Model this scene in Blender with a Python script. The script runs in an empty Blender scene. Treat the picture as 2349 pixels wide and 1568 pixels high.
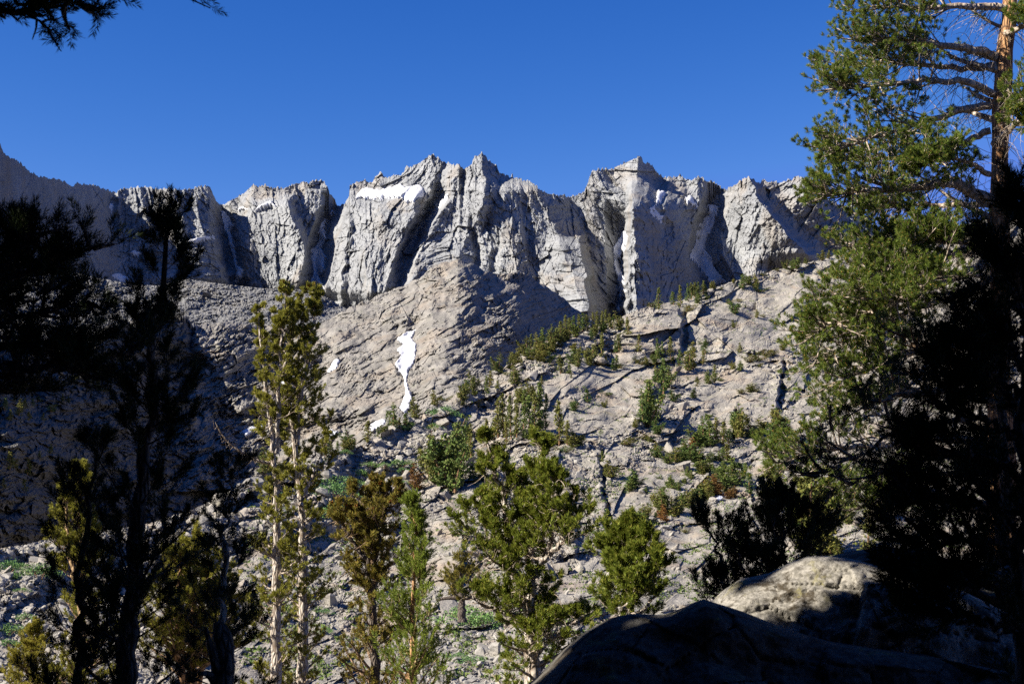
import bpy, math, random
import numpy as np
from mathutils import Vector

scene = bpy.context.scene
COL = scene.collection
R = math.radians

# ------------------------------------------------------------------ camera
# picture coordinates used below: 2349 x 1568, focal length F in the same units
F, CX, CY = 3227.0, 1174.5, 784.0
PITCH = R(8.0)
CP, SP = math.cos(PITCH), math.sin(PITCH)
cam_d = bpy.data.cameras.new("camera")
cam = bpy.data.objects.new("camera", cam_d)
COL.objects.link(cam)
cam.location = (0, 0, 0)
cam.rotation_euler = (R(90) + PITCH, 0, 0)
cam_d.sensor_fit = 'HORIZONTAL'
cam_d.sensor_width = 36.0
cam_d.lens = 36.0 * F / 2349.0
cam_d.clip_start = 0.1
cam_d.clip_end = 30000
cam_d.dof.use_dof = True
cam_d.dof.focus_distance = 45.0
cam_d.dof.aperture_fstop = 7.0
scene.camera = cam

# ------------------------------------------------------------------ light
SUN_EL, SUN_AZ = R(35.0), R(69.0)          # azimuth from straight behind the camera, towards the left
SUNV = np.array([-math.cos(SUN_EL) * math.sin(SUN_AZ), -math.cos(SUN_EL) * math.cos(SUN_AZ), math.sin(SUN_EL)])
world = bpy.data.worlds.new("World")
scene.world = world
world.use_nodes = True
wn, wl = world.node_tree.nodes, world.node_tree.links
for n in list(wn):
    wn.remove(n)
sky = wn.new('ShaderNodeTexSky')
sky.sky_type = 'NISHITA'
sky.sun_disc = False
sky.sun_elevation = SUN_EL
sky.sun_rotation = math.atan2(SUNV[0], SUNV[1])
sky.altitude = 3300.0
sky.air_density = 1.0
sky.dust_density = 0.15
sky.ozone_density = 2.0
sep = wn.new('ShaderNodeSeparateColor')
cmb = wn.new('ShaderNodeCombineColor')
wl.new(sky.outputs[0], sep.inputs[0])
def mnode(op, a_, b_):
    n = wn.new('ShaderNodeMath'); n.operation = op
    for i_, q_ in enumerate((a_, b_)):
        if isinstance(q_, (int, float)): n.inputs[i_].default_value = q_
        else: wl.new(q_, n.inputs[i_])
    return n.outputs[0]
# deep high-altitude blue: the thin air's own steep falling-off of red and green away from the horizon
for ch, (mid, val, pw, mx) in enumerate([(1.083, 0.345, 2.9, 0.80), (1.83, 1.25, 1.6, 1.75), (3.5, 4.35, 1.0, 5.6)]):
    q = mnode('MULTIPLY', mnode('POWER', mnode('DIVIDE', sep.outputs[ch], mid), pw), val)
    wl.new(mnode('MINIMUM', q, mx), cmb.inputs[ch])
bg = wn.new('ShaderNodeBackground')
bg.inputs['Strength'].default_value = 0.06
wo = wn.new('ShaderNodeOutputWorld')
wl.new(cmb.outputs[0], bg.inputs['Color'])
wl.new(bg.outputs[0], wo.inputs['Surface'])
sun_d = bpy.data.lights.new("sun", 'SUN')
sun_d.energy = 5.0
sun_d.angle = R(0.5)
sun_d.color = (1.0, 0.93, 0.82)
sun = bpy.data.objects.new("sun", sun_d)
COL.objects.link(sun)
sun.rotation_euler = Vector(tuple(-SUNV)).to_track_quat('-Z', 'Y').to_euler()
scene.view_settings.view_transform = 'Standard'
scene.view_settings.look = 'None'
scene.view_settings.exposure = 1.3
scene.view_settings.gamma = 1.0
scene.cycles.max_bounces = 5
scene.cycles.diffuse_bounces = 2
scene.cycles.glossy_bounces = 1
scene.cycles.transmission_bounces = 2
scene.cycles.use_adaptive_sampling = True
scene.cycles.adaptive_threshold = 0.005
scene.cycles.use_denoising = False

# ------------------------------------------------------------------ helpers
def PT(px, py, Y):
    """a picture point at the ground distance Y (metres ahead) -> world"""
    px, py, Y = np.broadcast_arrays(np.asarray(px, float), np.asarray(py, float), np.asarray(Y, float))
    a = (px - CX) / F
    b = (CY - py) / F
    dy = CP - b * SP
    dz = SP + b * CP
    return np.stack([a * Y / dy, Y, dz * Y / dy], -1)

def normalize(v):
    return v / np.maximum(np.linalg.norm(v, axis=-1, keepdims=True), 1e-9)

def smooth(e0, e1, x):
    t = np.clip((x - e0) / (e1 - e0), 0, 1)
    return t * t * (3 - 2 * t)

def _hash(ix, iy, iz, seed):
    h = (ix.astype(np.int64) * 374761393 + iy.astype(np.int64) * 668265263 + iz.astype(np.int64) * 2147483647 // 7 + seed * 1274126177) & 0xFFFFFFFF
    h = ((h ^ (h >> 13)) * 1274126177) & 0xFFFFFFFF
    h = ((h ^ (h >> 16)) * 2246822519) & 0xFFFFFFFF
    return (h ^ (h >> 15)) & 0xFFFFFFFF

def rnd(ix, iy, iz, seed):
    return _hash(ix, iy, iz, seed) / 4294967295.0

def vnoise2(x, y, seed=0):
    """gradient noise in 2-D, about -1..1"""
    ix, iy = np.floor(x), np.floor(y)
    fx, fy = x - ix, y - iy
    ux, uy = fx * fx * fx * (fx * (fx * 6 - 15) + 10), fy * fy * fy * (fy * (fy * 6 - 15) + 10)
    zz = np.zeros_like(ix)
    def g(dx, dy):
        a = rnd(ix + dx, iy + dy, zz, seed) * 2 * math.pi
        return np.cos(a) * (fx - dx) + np.sin(a) * (fy - dy)
    n = (g(0, 0) * (1 - ux) + g(1, 0) * ux) * (1 - uy) + (g(0, 1) * (1 - ux) + g(1, 1) * ux) * uy
    return n * 1.5

def fbm2(x, y, octv=4, seed=0, gain=0.5, lac=2.03):
    s, a = 0, 1.0
    for o in range(octv):
        s = s + a * vnoise2(x, y, seed + o * 17)
        x, y = x * lac + 3.7, y * lac - 1.3
        a *= gain
    return s

def ridge2(x, y, octv=4, seed=0, gain=0.5):
    s, a = 0, 1.0
    for o in range(octv):
        s = s + a * (1 - 2 * np.abs(vnoise2(x, y, seed + o * 17)))
        x, y = x * 2.1 + 5.1, y * 2.1 + 2.2
        a *= gain
    return s

def facets2(x, y, seed=0, tilt=0.9):
    """broken blocks: each cell of a Voronoi pattern is a tilted plane at its own height; returns (height about -1..1, edge distance)"""
    ix, iy = np.floor(x), np.floor(y)
    zz = np.zeros_like(ix)
    best = np.full(x.shape, 9.0); sec = np.full(x.shape, 9.0)
    h = np.zeros(x.shape)
    for dx in (-1, 0, 1):
        for dy in (-1, 0, 1):
            cx, cy = ix + dx, iy + dy
            qx = cx + rnd(cx, cy, zz, seed); qy = cy + rnd(cx, cy, zz + 1, seed)
            ex, ey = x - qx, y - qy
            d = ex * ex + ey * ey
            hh = (rnd(cx, cy, zz + 2, seed) * 2 - 1) * 0.7 + tilt * ((rnd(cx, cy, zz + 3, seed) * 2 - 1) * ex + (rnd(cx, cy, zz + 4, seed) * 2 - 1) * ey)
            nb = d < best
            sec = np.where(nb, best, np.minimum(sec, d))
            h = np.where(nb, hh, h)
            best = np.where(nb, d, best)
    return h, np.sqrt(sec) - np.sqrt(best)

def crag2(x, y, seed=0, tilt=1.0, c=0.55):
    """sharp arêtes: the lowest of tilted bowls round scattered points, continuous, with crisp crests between them (about -1..1)"""
    ix, iy = np.floor(x), np.floor(y)
    zz = np.zeros_like(ix)
    best = np.full(x.shape, 99.0)
    for dx in (-1, 0, 1):
        for dy in (-1, 0, 1):
            cx, cy = ix + dx, iy + dy
            ex = x - cx - rnd(cx, cy, zz, seed); ey = y - cy - rnd(cx, cy, zz + 1, seed)
            h = (rnd(cx, cy, zz + 2, seed) * 2 - 1) * 0.45 + tilt * ((rnd(cx, cy, zz + 3, seed) * 2 - 1) * ex + (rnd(cx, cy, zz + 4, seed) * 2 - 1) * ey) + c * (ex * ex + ey * ey) * 2
            best = np.minimum(best, h)
    return best

def in_poly(px, py, poly):
    poly = np.asarray(poly, float)
    ins = np.zeros(px.shape, bool)
    j = len(poly) - 1
    for i in range(len(poly)):
        xi, yi = poly[i]; xj, yj = poly[j]
        c = ((yi > py) != (yj > py)) & (px < (xj - xi) * (py - yi) / (yj - yi + 1e-12) + xi)
        ins ^= c
        j = i
    return ins

def blur(a, k):
    """box blur of a 2-D (or 2-D x 3) grid with half width k"""
    for ax in (0, 1):
        pad = [(0, 0)] * a.ndim
        pad[ax] = (k + 1, k)
        c = np.cumsum(np.pad(a, pad, mode='edge'), axis=ax)
        n = 2 * k + 1
        a = (np.take(c, range(n, c.shape[ax]), axis=ax) - np.take(c, range(0, c.shape[ax] - n), axis=ax)) / n
    return a

def mesh_obj(name, V, Fc, mat=None, parent=None, smooth_shade=False, mats=None, mat_idx=None):
    """V (n,3), Fc (m,3) or (m,4) or list of both -> object"""
    me = bpy.data.meshes.new(name)
    V = np.ascontiguousarray(V, dtype=np.float32)
    fl = [np.asarray(f) for f in (Fc if isinstance(Fc, list) else [Fc]) if len(f)]
    nl = sum(f.size for f in fl); nf = sum(len(f) for f in fl)
    me.vertices.add(len(V)); me.vertices.foreach_set("co", V.ravel())
    me.loops.add(nl); me.polygons.add(nf)
    me.loops.foreach_set("vertex_index", np.concatenate([f.ravel() for f in fl]).astype(np.int32))
    tot = np.concatenate([np.full(len(f), f.shape[1]) for f in fl])
    start = np.concatenate([[0], np.cumsum(tot)[:-1]])
    me.polygons.foreach_set("loop_start", start.astype(np.int32))
    try:
        me.polygons.foreach_set("loop_total", tot.astype(np.int32))
    except Exception:
        pass
    for m in (mats or ([mat] if mat else [])):
        me.materials.append(m)
    if mat_idx is not None:
        me.polygons.foreach_set("material_index", np.asarray(mat_idx, dtype=np.int32))
    me.polygons.foreach_set("use_smooth", np.full(nf, smooth_shade, dtype=bool))
    me.update(calc_edges=True)
    o = bpy.data.objects.new(name, me)
    COL.objects.link(o)
    if parent is not None:
        o.parent = parent
    return o

def tag(o, label=None, cat=None, group=None, kind=None):
    if label: o['label'] = label
    if cat: o['category'] = cat
    if group: o['group'] = group
    if kind: o['kind'] = kind
    return o

def thing(name, label, cat, loc=(0, 0, 0), group=None):
    o = bpy.data.objects.new(name, None)
    o.empty_display_size = 0.5
    COL.objects.link(o)
    o.location = tuple(float(c) for c in loc)
    return tag(o, label, cat, group)

def grid_faces(nr, nc):
    i = np.arange(nr * nc).reshape(nr, nc)
    return np.stack([i[:-1, :-1], i[1:, :-1], i[1:, 1:], i[:-1, 1:]], -1).reshape(-1, 4)

# ------------------------------------------------------------------ materials
def new_mat(name, rough=0.9, spec=0.15):
    m = bpy.data.materials.new(name)
    m.use_nodes = True
    nt = m.node_tree
    b = nt.nodes['Principled BSDF']
    b.inputs['Roughness'].default_value = rough
    if 'Specular IOR Level' in b.inputs:
        b.inputs['Specular IOR Level'].default_value = spec
    return m, nt, b

def ramp(nt, src, stops):
    r = nt.nodes.new('ShaderNodeValToRGB')
    e = r.color_ramp.elements
    while len(e) < len(stops):
        e.new(0.5)
    for k, (p, c) in enumerate(stops):
        e[k].position = p
        e[k].color = (*c, 1) if len(c) == 3 else c
    nt.links.new(src, r.inputs[0])
    return r.outputs[0]

def noise_n(nt, vec, scale, detail=4, rough=0.6, dist=0.0):
    n = nt.nodes.new('ShaderNodeTexNoise')
    n.inputs['Scale'].default_value = scale
    n.inputs['Detail'].default_value = detail
    n.inputs['Roughness'].default_value = rough
    n.inputs['Distortion'].default_value = dist
    nt.links.new(vec, n.inputs['Vector'])
    return n.outputs['Fac']

def mixc(nt, fac, a, b, mode='MIX'):
    m = nt.nodes.new('ShaderNodeMix')
    m.data_type = 'RGBA'
    m.blend_type = mode
    for s, v in ((m.inputs[0], fac), (m.inputs[6], a), (m.inputs[7], b)):
        if isinstance(v, (int, float)):
            s.default_value = v
        elif isinstance(v, tuple):
            s.default_value = (*v, 1)
        else:
            nt.links.new(v, s)
    return m.outputs[2]

def obj_vec(nt, scale=(1, 1, 1), rot=(0, 0, 0)):
    t = nt.nodes.new('ShaderNodeTexCoord')
    mp = nt.nodes.new('ShaderNodeMapping')
    mp.inputs['Scale'].default_value = scale
    mp.inputs['Rotation'].default_value = rot
    nt.links.new(t.outputs['Object'], mp.inputs['Vector'])
    return mp.outputs[0]

def rock_mat(name, base, dark, stain, lichen, size, vstretch=1.0, stain_amt=0.5, bump=0.6, bump_d=None, lich_amt=0.0):
    """granite: mottled grey, warm stains, lichen; size = metres of the large mottling"""
    m, nt, b = new_mat(name, 0.92, 0.1)
    v = obj_vec(nt, (1, 1, 1 / vstretch))
    n1 = noise_n(nt, v, 1.0 / size, 6, 0.65, 0.3)
    n2 = noise_n(nt, v, 6.5 / size, 5, 0.7)
    n3 = noise_n(nt, v, 0.45 / size, 5, 0.6, 0.8)
    c = mixc(nt, ramp(nt, n1, [(0.32, (0, 0, 0)), (0.68, (1, 1, 1))]), dark, base)
    c = mixc(nt, ramp(nt, n3, [(0.5, (0, 0, 0)), (0.66, (stain_amt,) * 3)]), c, stain)
    if lich_amt > 0:
        n4 = noise_n(nt, v, 1.7 / size, 6, 0.72, 0.2)
        c = mixc(nt, ramp(nt, n4, [(0.56, (0, 0, 0)), (0.64, (lich_amt,) * 3)]), c, lichen)
    c = mixc(nt, 1.0, c, ramp(nt, n2, [(0.25, (0.72, 0.72, 0.73)), (0.75, (1.18, 1.17, 1.15))]), 'MULTIPLY')
    nt.links.new(c, b.inputs['Base Color'])
    bp = nt.nodes.new('ShaderNodeBump')
    bp.inputs['Strength'].default_value = bump
    bp.inputs['Distance'].default_value = bump_d or size * 0.12
    nb = noise_n(nt, v, 9.0 / size, 7, 0.72)
    nt.links.new(nb, bp.inputs['Height'])
    nt.links.new(bp.outputs[0], b.inputs['Normal'])
    return m

M = {}
M['far_granite'] = rock_mat('far_granite', (0.290, 0.297, 0.300), (0.190, 0.196, 0.202), (0.262, 0.222, 0.175), (0.222, 0.222, 0.148), 70, 2.0, 0.6, 0.5, 7)
M['dome_granite'] = rock_mat('dome_granite', (0.272, 0.255, 0.228), (0.142, 0.135, 0.122), (0.245, 0.190, 0.138), (0.190, 0.190, 0.148), 16, 1.0, 0.45, 0.6, 1.6, 0.45)
M['slope_granite'] = rock_mat('slope_granite', (0.335, 0.310, 0.265), (0.200, 0.186, 0.162), (0.281, 0.207, 0.141), (0.222, 0.222, 0.133), 9, 1.0, 0.5, 0.6, 0.8, 0.4)
M['talus_rock'] = rock_mat('talus_rock', (0.345, 0.325, 0.285), (0.205, 0.194, 0.174), (0.259, 0.204, 0.148), (0.200, 0.200, 0.148), 3, 1.0, 0.4, 0.5, 0.2)
M['moraine_rock'] = rock_mat('moraine_rock', (0.207, 0.206, 0.200), (0.133, 0.133, 0.133), (0.200, 0.178, 0.148), (0.148, 0.148, 0.133), 22, 1.0, 0.35, 0.8, 2.5)
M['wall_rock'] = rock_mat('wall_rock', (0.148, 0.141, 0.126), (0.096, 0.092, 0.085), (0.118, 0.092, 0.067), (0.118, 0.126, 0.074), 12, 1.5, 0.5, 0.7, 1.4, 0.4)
m, nt, b = new_mat('snow', 0.6, 0.2)
v = obj_vec(nt)
nt.links.new(ramp(nt, noise_n(nt, v, 0.06, 5, 0.6), [(0.3, (0.47, 0.475, 0.49)), (0.7, (0.66, 0.665, 0.68))]), b.inputs['Base Color'])
bp = nt.nodes.new('ShaderNodeBump'); bp.inputs['Strength'].default_value = 0.7; bp.inputs['Distance'].default_value = 2.0
nt.links.new(noise_n(nt, v, 0.25, 4, 0.6), bp.inputs['Height']); nt.links.new(bp.outputs[0], b.inputs['Normal'])
M['snow'] = m
# ------------------------------------------------------------------ terrain
class Feat:
    pass

def rib(px, py, line, A, wl, wr, fade=25):
    """a spur whose crest follows LINE (picture points from top to bottom): how far it stands out (m)"""
    line = np.asarray(line, float)
    xc = np.interp(py, line[:, 1], line[:, 0])
    d = px - xc
    p = np.where(d < 0, 1 + d / wl, 1 - d / wr)
    p = np.clip(p, 0, 1)
    return A * p * smooth(line[0, 1] - fade, line[0, 1] + fade * 0.2, py) * (1 - smooth(line[-1, 1] - fade * 0.2, line[-1, 1] + fade, py))

def gully(px, py, line, A, w, fade=15):
    line = np.asarray(line, float)
    xc = np.interp(py, line[:, 1], line[:, 0])
    d = np.abs(px - xc) / w
    return -A * np.clip(1 - d * d, 0, 1) * smooth(line[0, 1] - fade, line[0, 1], py) * (1 - smooth(line[-1, 1], line[-1, 1] + fade, py))

LAYERS = {}

def terrain(name, sky, bot, rtab, nc, nr, feat, jag, back, mat, xr, vpow=1.0, nfun=None):
    """a sheet of rock between its skyline and its foot. rtab: list of (px, [distance from skyline down to foot]); feat(px, py, v): relief in m towards the viewer"""
    sky, bot = np.asarray(sky, float), np.asarray(bot, float)
    px1 = np.linspace(xr[0], xr[1], nc)
    yt = np.interp(px1, sky[:, 0], sky[:, 1])
    jg = jag(px1)
    yb = np.interp(px1, bot[:, 0], bot[:, 1])
    v1 = np.linspace(0, 1, nr) ** vpow
    px = np.broadcast_to(px1, (nr, nc)).copy()
    py = yt + (yb - yt) * v1[:, None] + jg * np.exp(-((yb - yt) * v1[:, None]) / 9.0)
    yt = yt + jg
    tx = np.array([t[0] for t in rtab], float)
    tv = np.array([t[1] for t in rtab], float)
    k = tv.shape[1]
    cols = np.stack([np.interp(px1, tx, tv[:, i]) for i in range(k)], 0)       # k x nc
    kb = max(2, nc // 40)
    cols = np.pad(cols, ((0, 0), (kb, kb)), mode='edge')
    cols = np.stack([np.convolve(np.convolve(np.pad(c, kb, mode='edge'), np.ones(2 * kb + 1) / (2 * kb + 1), 'valid'), np.ones(2 * kb + 1) / (2 * kb + 1), 'valid') for c in cols], 0)
    s = v1[:, None] * (k - 1)
    i0 = np.clip(np.floor(s).astype(int), 0, k - 2)
    f = s - i0
    ci = np.arange(nc)[None, :]
    r = cols[i0, ci] * (1 - f) + cols[i0 + 1, ci] * f
    v = np.broadcast_to(v1[:, None], (nr, nc))
    r = r - feat(px, py, v)
    P = PT(px, py, r)
    if nfun is not None:
        du = np.gradient(P, axis=1); dv = np.gradient(P, axis=0)
        n = normalize(blur(np.cross(dv, du), 3))
        n = n * np.sign(np.sum(n * -P, -1, keepdims=True) + 1e-9)
        edge = smooth(0.0, 0.03, v)
        P = P + n * (nfun(px, py, v) * edge)[..., None]
    LAYERS[name] = dict(px=px1, yt=yt, yb=yb, v=v1, P=P, r=r)
    # the far side of the crest: drops away behind it
    top = P[0]
    out = np.stack([top[:, 0] / top[:, 1], np.ones(nc), np.zeros(nc)], -1)
    rows = []
    for dr, dz in back:
        q = top + out * dr
        q[:, 2] = top[:, 2] + (blur(dz * np.ones((1, nc, 1)), 0)[0, :, 0])
        q[:, 2] += fbm2(px1 / 40.0, np.full(nc, dr), 3, 5) * abs(dz) * 0.25
        rows.append(q)
    allP = np.concatenate([np.stack(rows[::-1], 0), P], 0)
    o = mesh_obj(name, allP.reshape(-1, 3), grid_faces(allP.shape[0], nc), mat, smooth_shade=False)
    tag(o, kind='structure')
    return o

def on(name, px, py):
    """world point of a terrain sheet at a picture point"""
    L = LAYERS[name]
    px = np.atleast_1d(np.asarray(px, float)); py = np.atleast_1d(np.asarray(py, float))
    nc, nr = len(L['px']), len(L['v'])
    ci = np.clip(np.interp(px, L['px'], np.arange(nc)), 0, nc - 1)
    c = np.round(ci).astype(int)
    v = np.clip((py - L['yt'][c]) / (L['yb'][c] - L['yt'][c]), 0, 1)
    ri = np.interp(v, L['v'], np.arange(nr))
    r0 = np.clip(np.floor(ri).astype(int), 0, nr - 2); fr = (ri - r0)[:, None]
    c0 = np.clip(np.floor(ci).astype(int), 0, nc - 2); fc = (ci - c0)[:, None]
    P = L['P']
    return (P[r0, c0] * (1 - fc) + P[r0, c0 + 1] * fc) * (1 - fr) + (P[r0 + 1, c0] * (1 - fc) + P[r0 + 1, c0 + 1] * fc) * fr

def snow_patch(layer, poly, label, thick, seed, rough=2.5):
    L = LAYERS[layer]
    poly = np.asarray(poly, float)
    nc = len(L['px']); nr = len(L['v'])
    x0, x1 = poly[:, 0].min() - 6, poly[:, 0].max() + 6
    c0, c1 = np.searchsorted(L['px'], x0), np.searchsorted(L['px'], x1)
    PX = np.broadcast_to(L['px'][c0:c1], (nr, c1 - c0))
    PY = L['yt'][c0:c1] + (L['yb'][c0:c1] - L['yt'][c0:c1]) * L['v'][:, None]
    rr = np.where((PY.max(1) > poly[:, 1].min() - 6) & (PY.min(1) < poly[:, 1].max() + 6))[0]
    if len(rr) < 3:
        return None
    r0, r1 = rr[0], rr[-1] + 1
    PX, PY = PX[r0:r1], PY[r0:r1]
    qx = PX + rough * fbm2(PX / 7.0, PY / 7.0, 3, seed)
    qy = PY + rough * fbm2(PX / 7.0 + 50, PY / 7.0, 3, seed + 3)
    ins = in_poly(qx, qy, poly)
    P = L['P'][r0:r1, c0:c1]
    S = blur(P, 3)
    depth = blur(blur(ins.astype(float), 2), 2)
    n = normalize(np.array([-0.25, -0.8, 0.55]))
    S = S + n * (thick * (0.25 + depth))[..., None]
    # keep the rock from breaking through
    view = normalize(-P)
    pr = np.sum((P - S) * view, -1)
    S = S + view * (np.maximum(pr, 0) * 0.8)[..., None]
    wide = blur(ins.astype(float), 1) > 0.02
    edge = wide & ~ins
    S = np.where(edge[..., None], P - view * thick * 0.6, S)
    idx = np.full(ins.shape, -1); idx[wide] = np.arange(wide.sum())
    f = np.stack([idx[:-1, :-1], idx[1:, :-1], idx[1:, 1:], idx[:-1, 1:]], -1).reshape(-1, 4)
    f = f[(f >= 0).all(1)]
    if not len(f):
        return None
    o = mesh_obj('snow_patch', S[wide], f, M['snow'], smooth_shade=True)
    return tag(o, label, 'snow patch', 'snow patches on the rock')

# ---- far range -----------------------------------------------------------
SKY_FAR = [(-160,250),(-60,300),(0,331),(5,343),(10,355),(26,365),(32,362),(44,374),(56,382),(68,395),(91,408),(97,406),(109,410),(128,410),(144,417),(169,428),(179,420),(191,425),(205,423),(219,427),(239,435),(255,441),(268,442),(275,435),(294,432),(328,429),(349,430),(352,434),(367,434),(390,432),(393,437),(424,433),(432,437),(455,430),(477,427),(485,434),(492,458),(499,466),(513,470),(533,458),(561,442),(581,424),(590,429),(608,425),(622,432),(648,434),(670,424),(704,417),(708,424),(713,417),(721,414),(740,414),(750,427),(757,451),(763,449),(766,458),(774,473),(784,471),(794,465),(801,447),(802,425),(818,418),(838,413),(842,420),(855,417),(862,405),(871,397),(886,408),(907,403),(924,400),(932,384),(939,386),(951,381),(975,367),(985,357),(996,357),(1009,367),(1016,372),(1030,375),(1037,384),(1040,380),(1054,377),(1058,386),(1062,389),(1071,384),(1083,376),(1088,360),(1096,358),(1104,350),(1114,357),(1120,369),(1139,379),(1146,396),(1158,403),(1172,408),(1175,398),(1178,408),(1189,410),(1192,407),(1199,417),(1207,415),(1211,410),(1213,418),(1225,422),(1235,434),(1255,444),(1269,446),(1283,450),(1293,449),(1303,453),(1327,449),(1332,444),(1339,442),(1345,430),(1352,408),(1361,393),(1381,391),(1405,389),(1426,379),(1443,369),(1458,366),(1463,357),(1470,360),(1477,376),(1487,377),(1498,382),(1504,394),(1516,406),(1530,409),(1535,405),(1544,409),(1559,403),(1566,406),(1574,415),(1592,412),(1603,405),(1610,408),(1621,418),(1634,417),(1648,425),(1658,435),(1668,437),(1689,423),(1706,413),(1718,407),(1730,414),(1744,422),(1750,415),(1764,418),(1774,417),(1785,422),(1802,417),(1815,415),(1820,408),(1839,409),(1853,413),(1867,420),(1896,457),(1925,472),(1954,475),(1984,494),(2013,530),(2024,537),(2039,508),(2060,494),(2086,512),(2108,537),(2200,545),(2349,560),(2520,580)]

FAR_RIBS = [
    ([(477,427),(482,520),(505,640)], 75, 190, 22),
    ([(665,470),(692,560),(707,645)], 80, 110, 18),
    ([(590,424),(572,500),(558,560),(550,640)], 45, 30, 90),
    ([(795,465),(772,520),(765,580),(742,660)], 45, 28, 130),
    ([(955,455),(940,520),(915,590),(885,670)], 75, 170, 26),
    ([(1052,380),(1012,480),(962,560),(915,660)], 60, 30, 110),
    ([(1104,350),(1112,450),(1065,560),(1052,620)], 42, 60, 32),
    ([(1150,400),(1160,480),(1180,560),(1190,640)], 26, 60, 30),
    ([(1235,434),(1265,500),(1292,580),(1322,660),(1345,740)], 85, 190, 60),
    ([(1335,560),(1342,640),(1350,730)], 110, 90, 18),
    ([(1450,470),(1447,560),(1440,640),(1444,730)], 290, 14, 175),
    ([(1463,357),(1462,420),(1452,500)], 40, 60, 40),
    ([(1718,407),(1737,450),(1765,490),(1803,530),(1855,585)], 130, 150, 26),
    ([(1860,425),(1890,490),(1942,540),(1985,575)], 85, 80, 22),
    ([(1740,600),(1745,640),(1750,690)], 30, 60, 25),
    ([(1655,560),(1665,600),(1690,650)], 40, 12, 100),
    ([(400,433),(405,480),(420,530)], 25, 60, 20),
    ([(800,520),(790,600),(780,700)], 30, 20, 12),
    ([(835,580),(842,640),(845,690)], 25, 14, 40),
    ([(320,430),(330,470),(345,520)], 20, 50, 15),
    ([(1595,412),(1600,450),(1610,490)], 30, 50, 25),
    ([(1370,400),(1400,440),(1440,480)], 30, 60, 30),
]
FAR_GULLIES = [
    ([(505,470),(530,560),(552,660)], 60, 24), ([(770,470),(748,520),(735,580),(712,670)], 90, 34),
    ([(1012,450),(975,500),(930,590),(900,690)], 60, 26), ([(1420,500),(1425,620),(1428,740)], 60, 34),
    ([(1650,440),(1625,510),(1607,580),(1650,680)], 70, 34), ([(255,441),(262,500)], 25, 15),
    ([(1510,430),(1500,480),(1525,520)], 30, 22), ([(1085,520),(1095,600)], 14, 12), ([(1200,470),(1215,560),(1235,640)], 16, 14),
    ([(1060,400),(1063,440)], 14, 8), ([(1140,560),(1130,640)], 12, 12),
]
def far_feat(px, py, v):
    s = 0
    for l, A, wl_, wr_ in FAR_RIBS:
        s = s + rib(px + 8 * fbm2(py / 40.0, px / 80.0, 3, 3), py, l, A, wl_, wr_, 70 if A > 150 else 35)
    for l, A, w in FAR_GULLIES:
        s = s + gully(px + 4 * vnoise2(py / 18.0, px / 50.0, 8), py, l, A, w, 45)
    lean = 0.45 * np.sin(px / 130.0 + 0.8) + 0.25 * np.sin(px / 47.0)
    wx = px + lean * (py - 500) + 12 * vnoise2(px / 150.0, py / 140.0, 11)
    wy = py + 12 * vnoise2(px / 120.0, py / 120.0, 13)
    amp = 0.38 + 0.62 * smooth(210, 340, px)
    n = 12 * fbm2(px / 90.0, py / 110.0, 3, 21)
    n = n + 16 * crag2(wx / 50.0, wy / 110.0, 31, 1.1, 0.3)
    h, e = facets2(wx / 30.0, wy / 58.0, 32, 0.8); n = n + 11.0 * h
    h, e = facets2(wx / 13.0, wy / 25.0, 33, 0.7); n = n + 6.0 * h - 3.0 * smooth(0.06, 0.0, e)
    h, e = facets2((wx + 0.8 * wy) / 34.0, (wy - 0.5 * wx) / 9.0, 38, 0.5); n = n + 2.6 * h
    h, e = facets2(wx / 6.0, wy / 10.0, 34, 0.8); n = n + 3.2 * h
    h, e = facets2(px / 3.6, py / 5.0, 36, 0.8); n = n + 1.1 * h
    s = s * 1.3 + amp * n
    # the snow shelf under the left summit, scree aprons on the right
    s = s - 30 * smooth(0, 1, 1 - np.hypot((px - 890) / 90.0, (py - 440) / 26.0)) + 34 * smooth(0, 1, 1 - np.hypot((px - 890) / 110.0, (py - 500) / 45.0))
    return s

def far_jag(px):
    a = np.abs(vnoise2(px / 5.0, px * 0 + 1.5, 51)) * 7.5 + np.abs(vnoise2(px / 2.6, px * 0 + 7.5, 52)) * 4.5
    lo = smooth(1270, 1300, px) * 0.25 + 0.9
    return 2.0 - a * lo

terrain('mountains', SKY_FAR, [(-160,780),(2520,780)],
        [(-160,[1900,1850,1790]),(0,[2340,2290,2230]),(130,[2800,2740,2650]),(270,[3230,3130,3000]),(400,[3250,3120,2960]),(480,[3260,3130,2990]),(512,[3480,3380,3230]),(600,[3360,3220,3050]),(740,[3300,3200,3080]),(772,[3540,3450,3300]),(805,[3260,3100,2920]),(1000,[3320,3130,2920]),(1104,[3220,3060,2880]),(1300,[3300,3150,2980]),(1350,[3360,3230,3080]),(1460,[3300,3170,3030]),(1560,[3480,3320,3180]),(1660,[3560,3420,3250]),(1720,[3360,3220,3060]),(1860,[3520,3340,3150]),(2040,[3700,3550,3350]),(2520,[4100,3900,3600])],
        1750, 330, far_feat, far_jag, [(20,-25),(90,-110),(400,-380),(1000,-700)], M['far_granite'], (-160, 2520))

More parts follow.
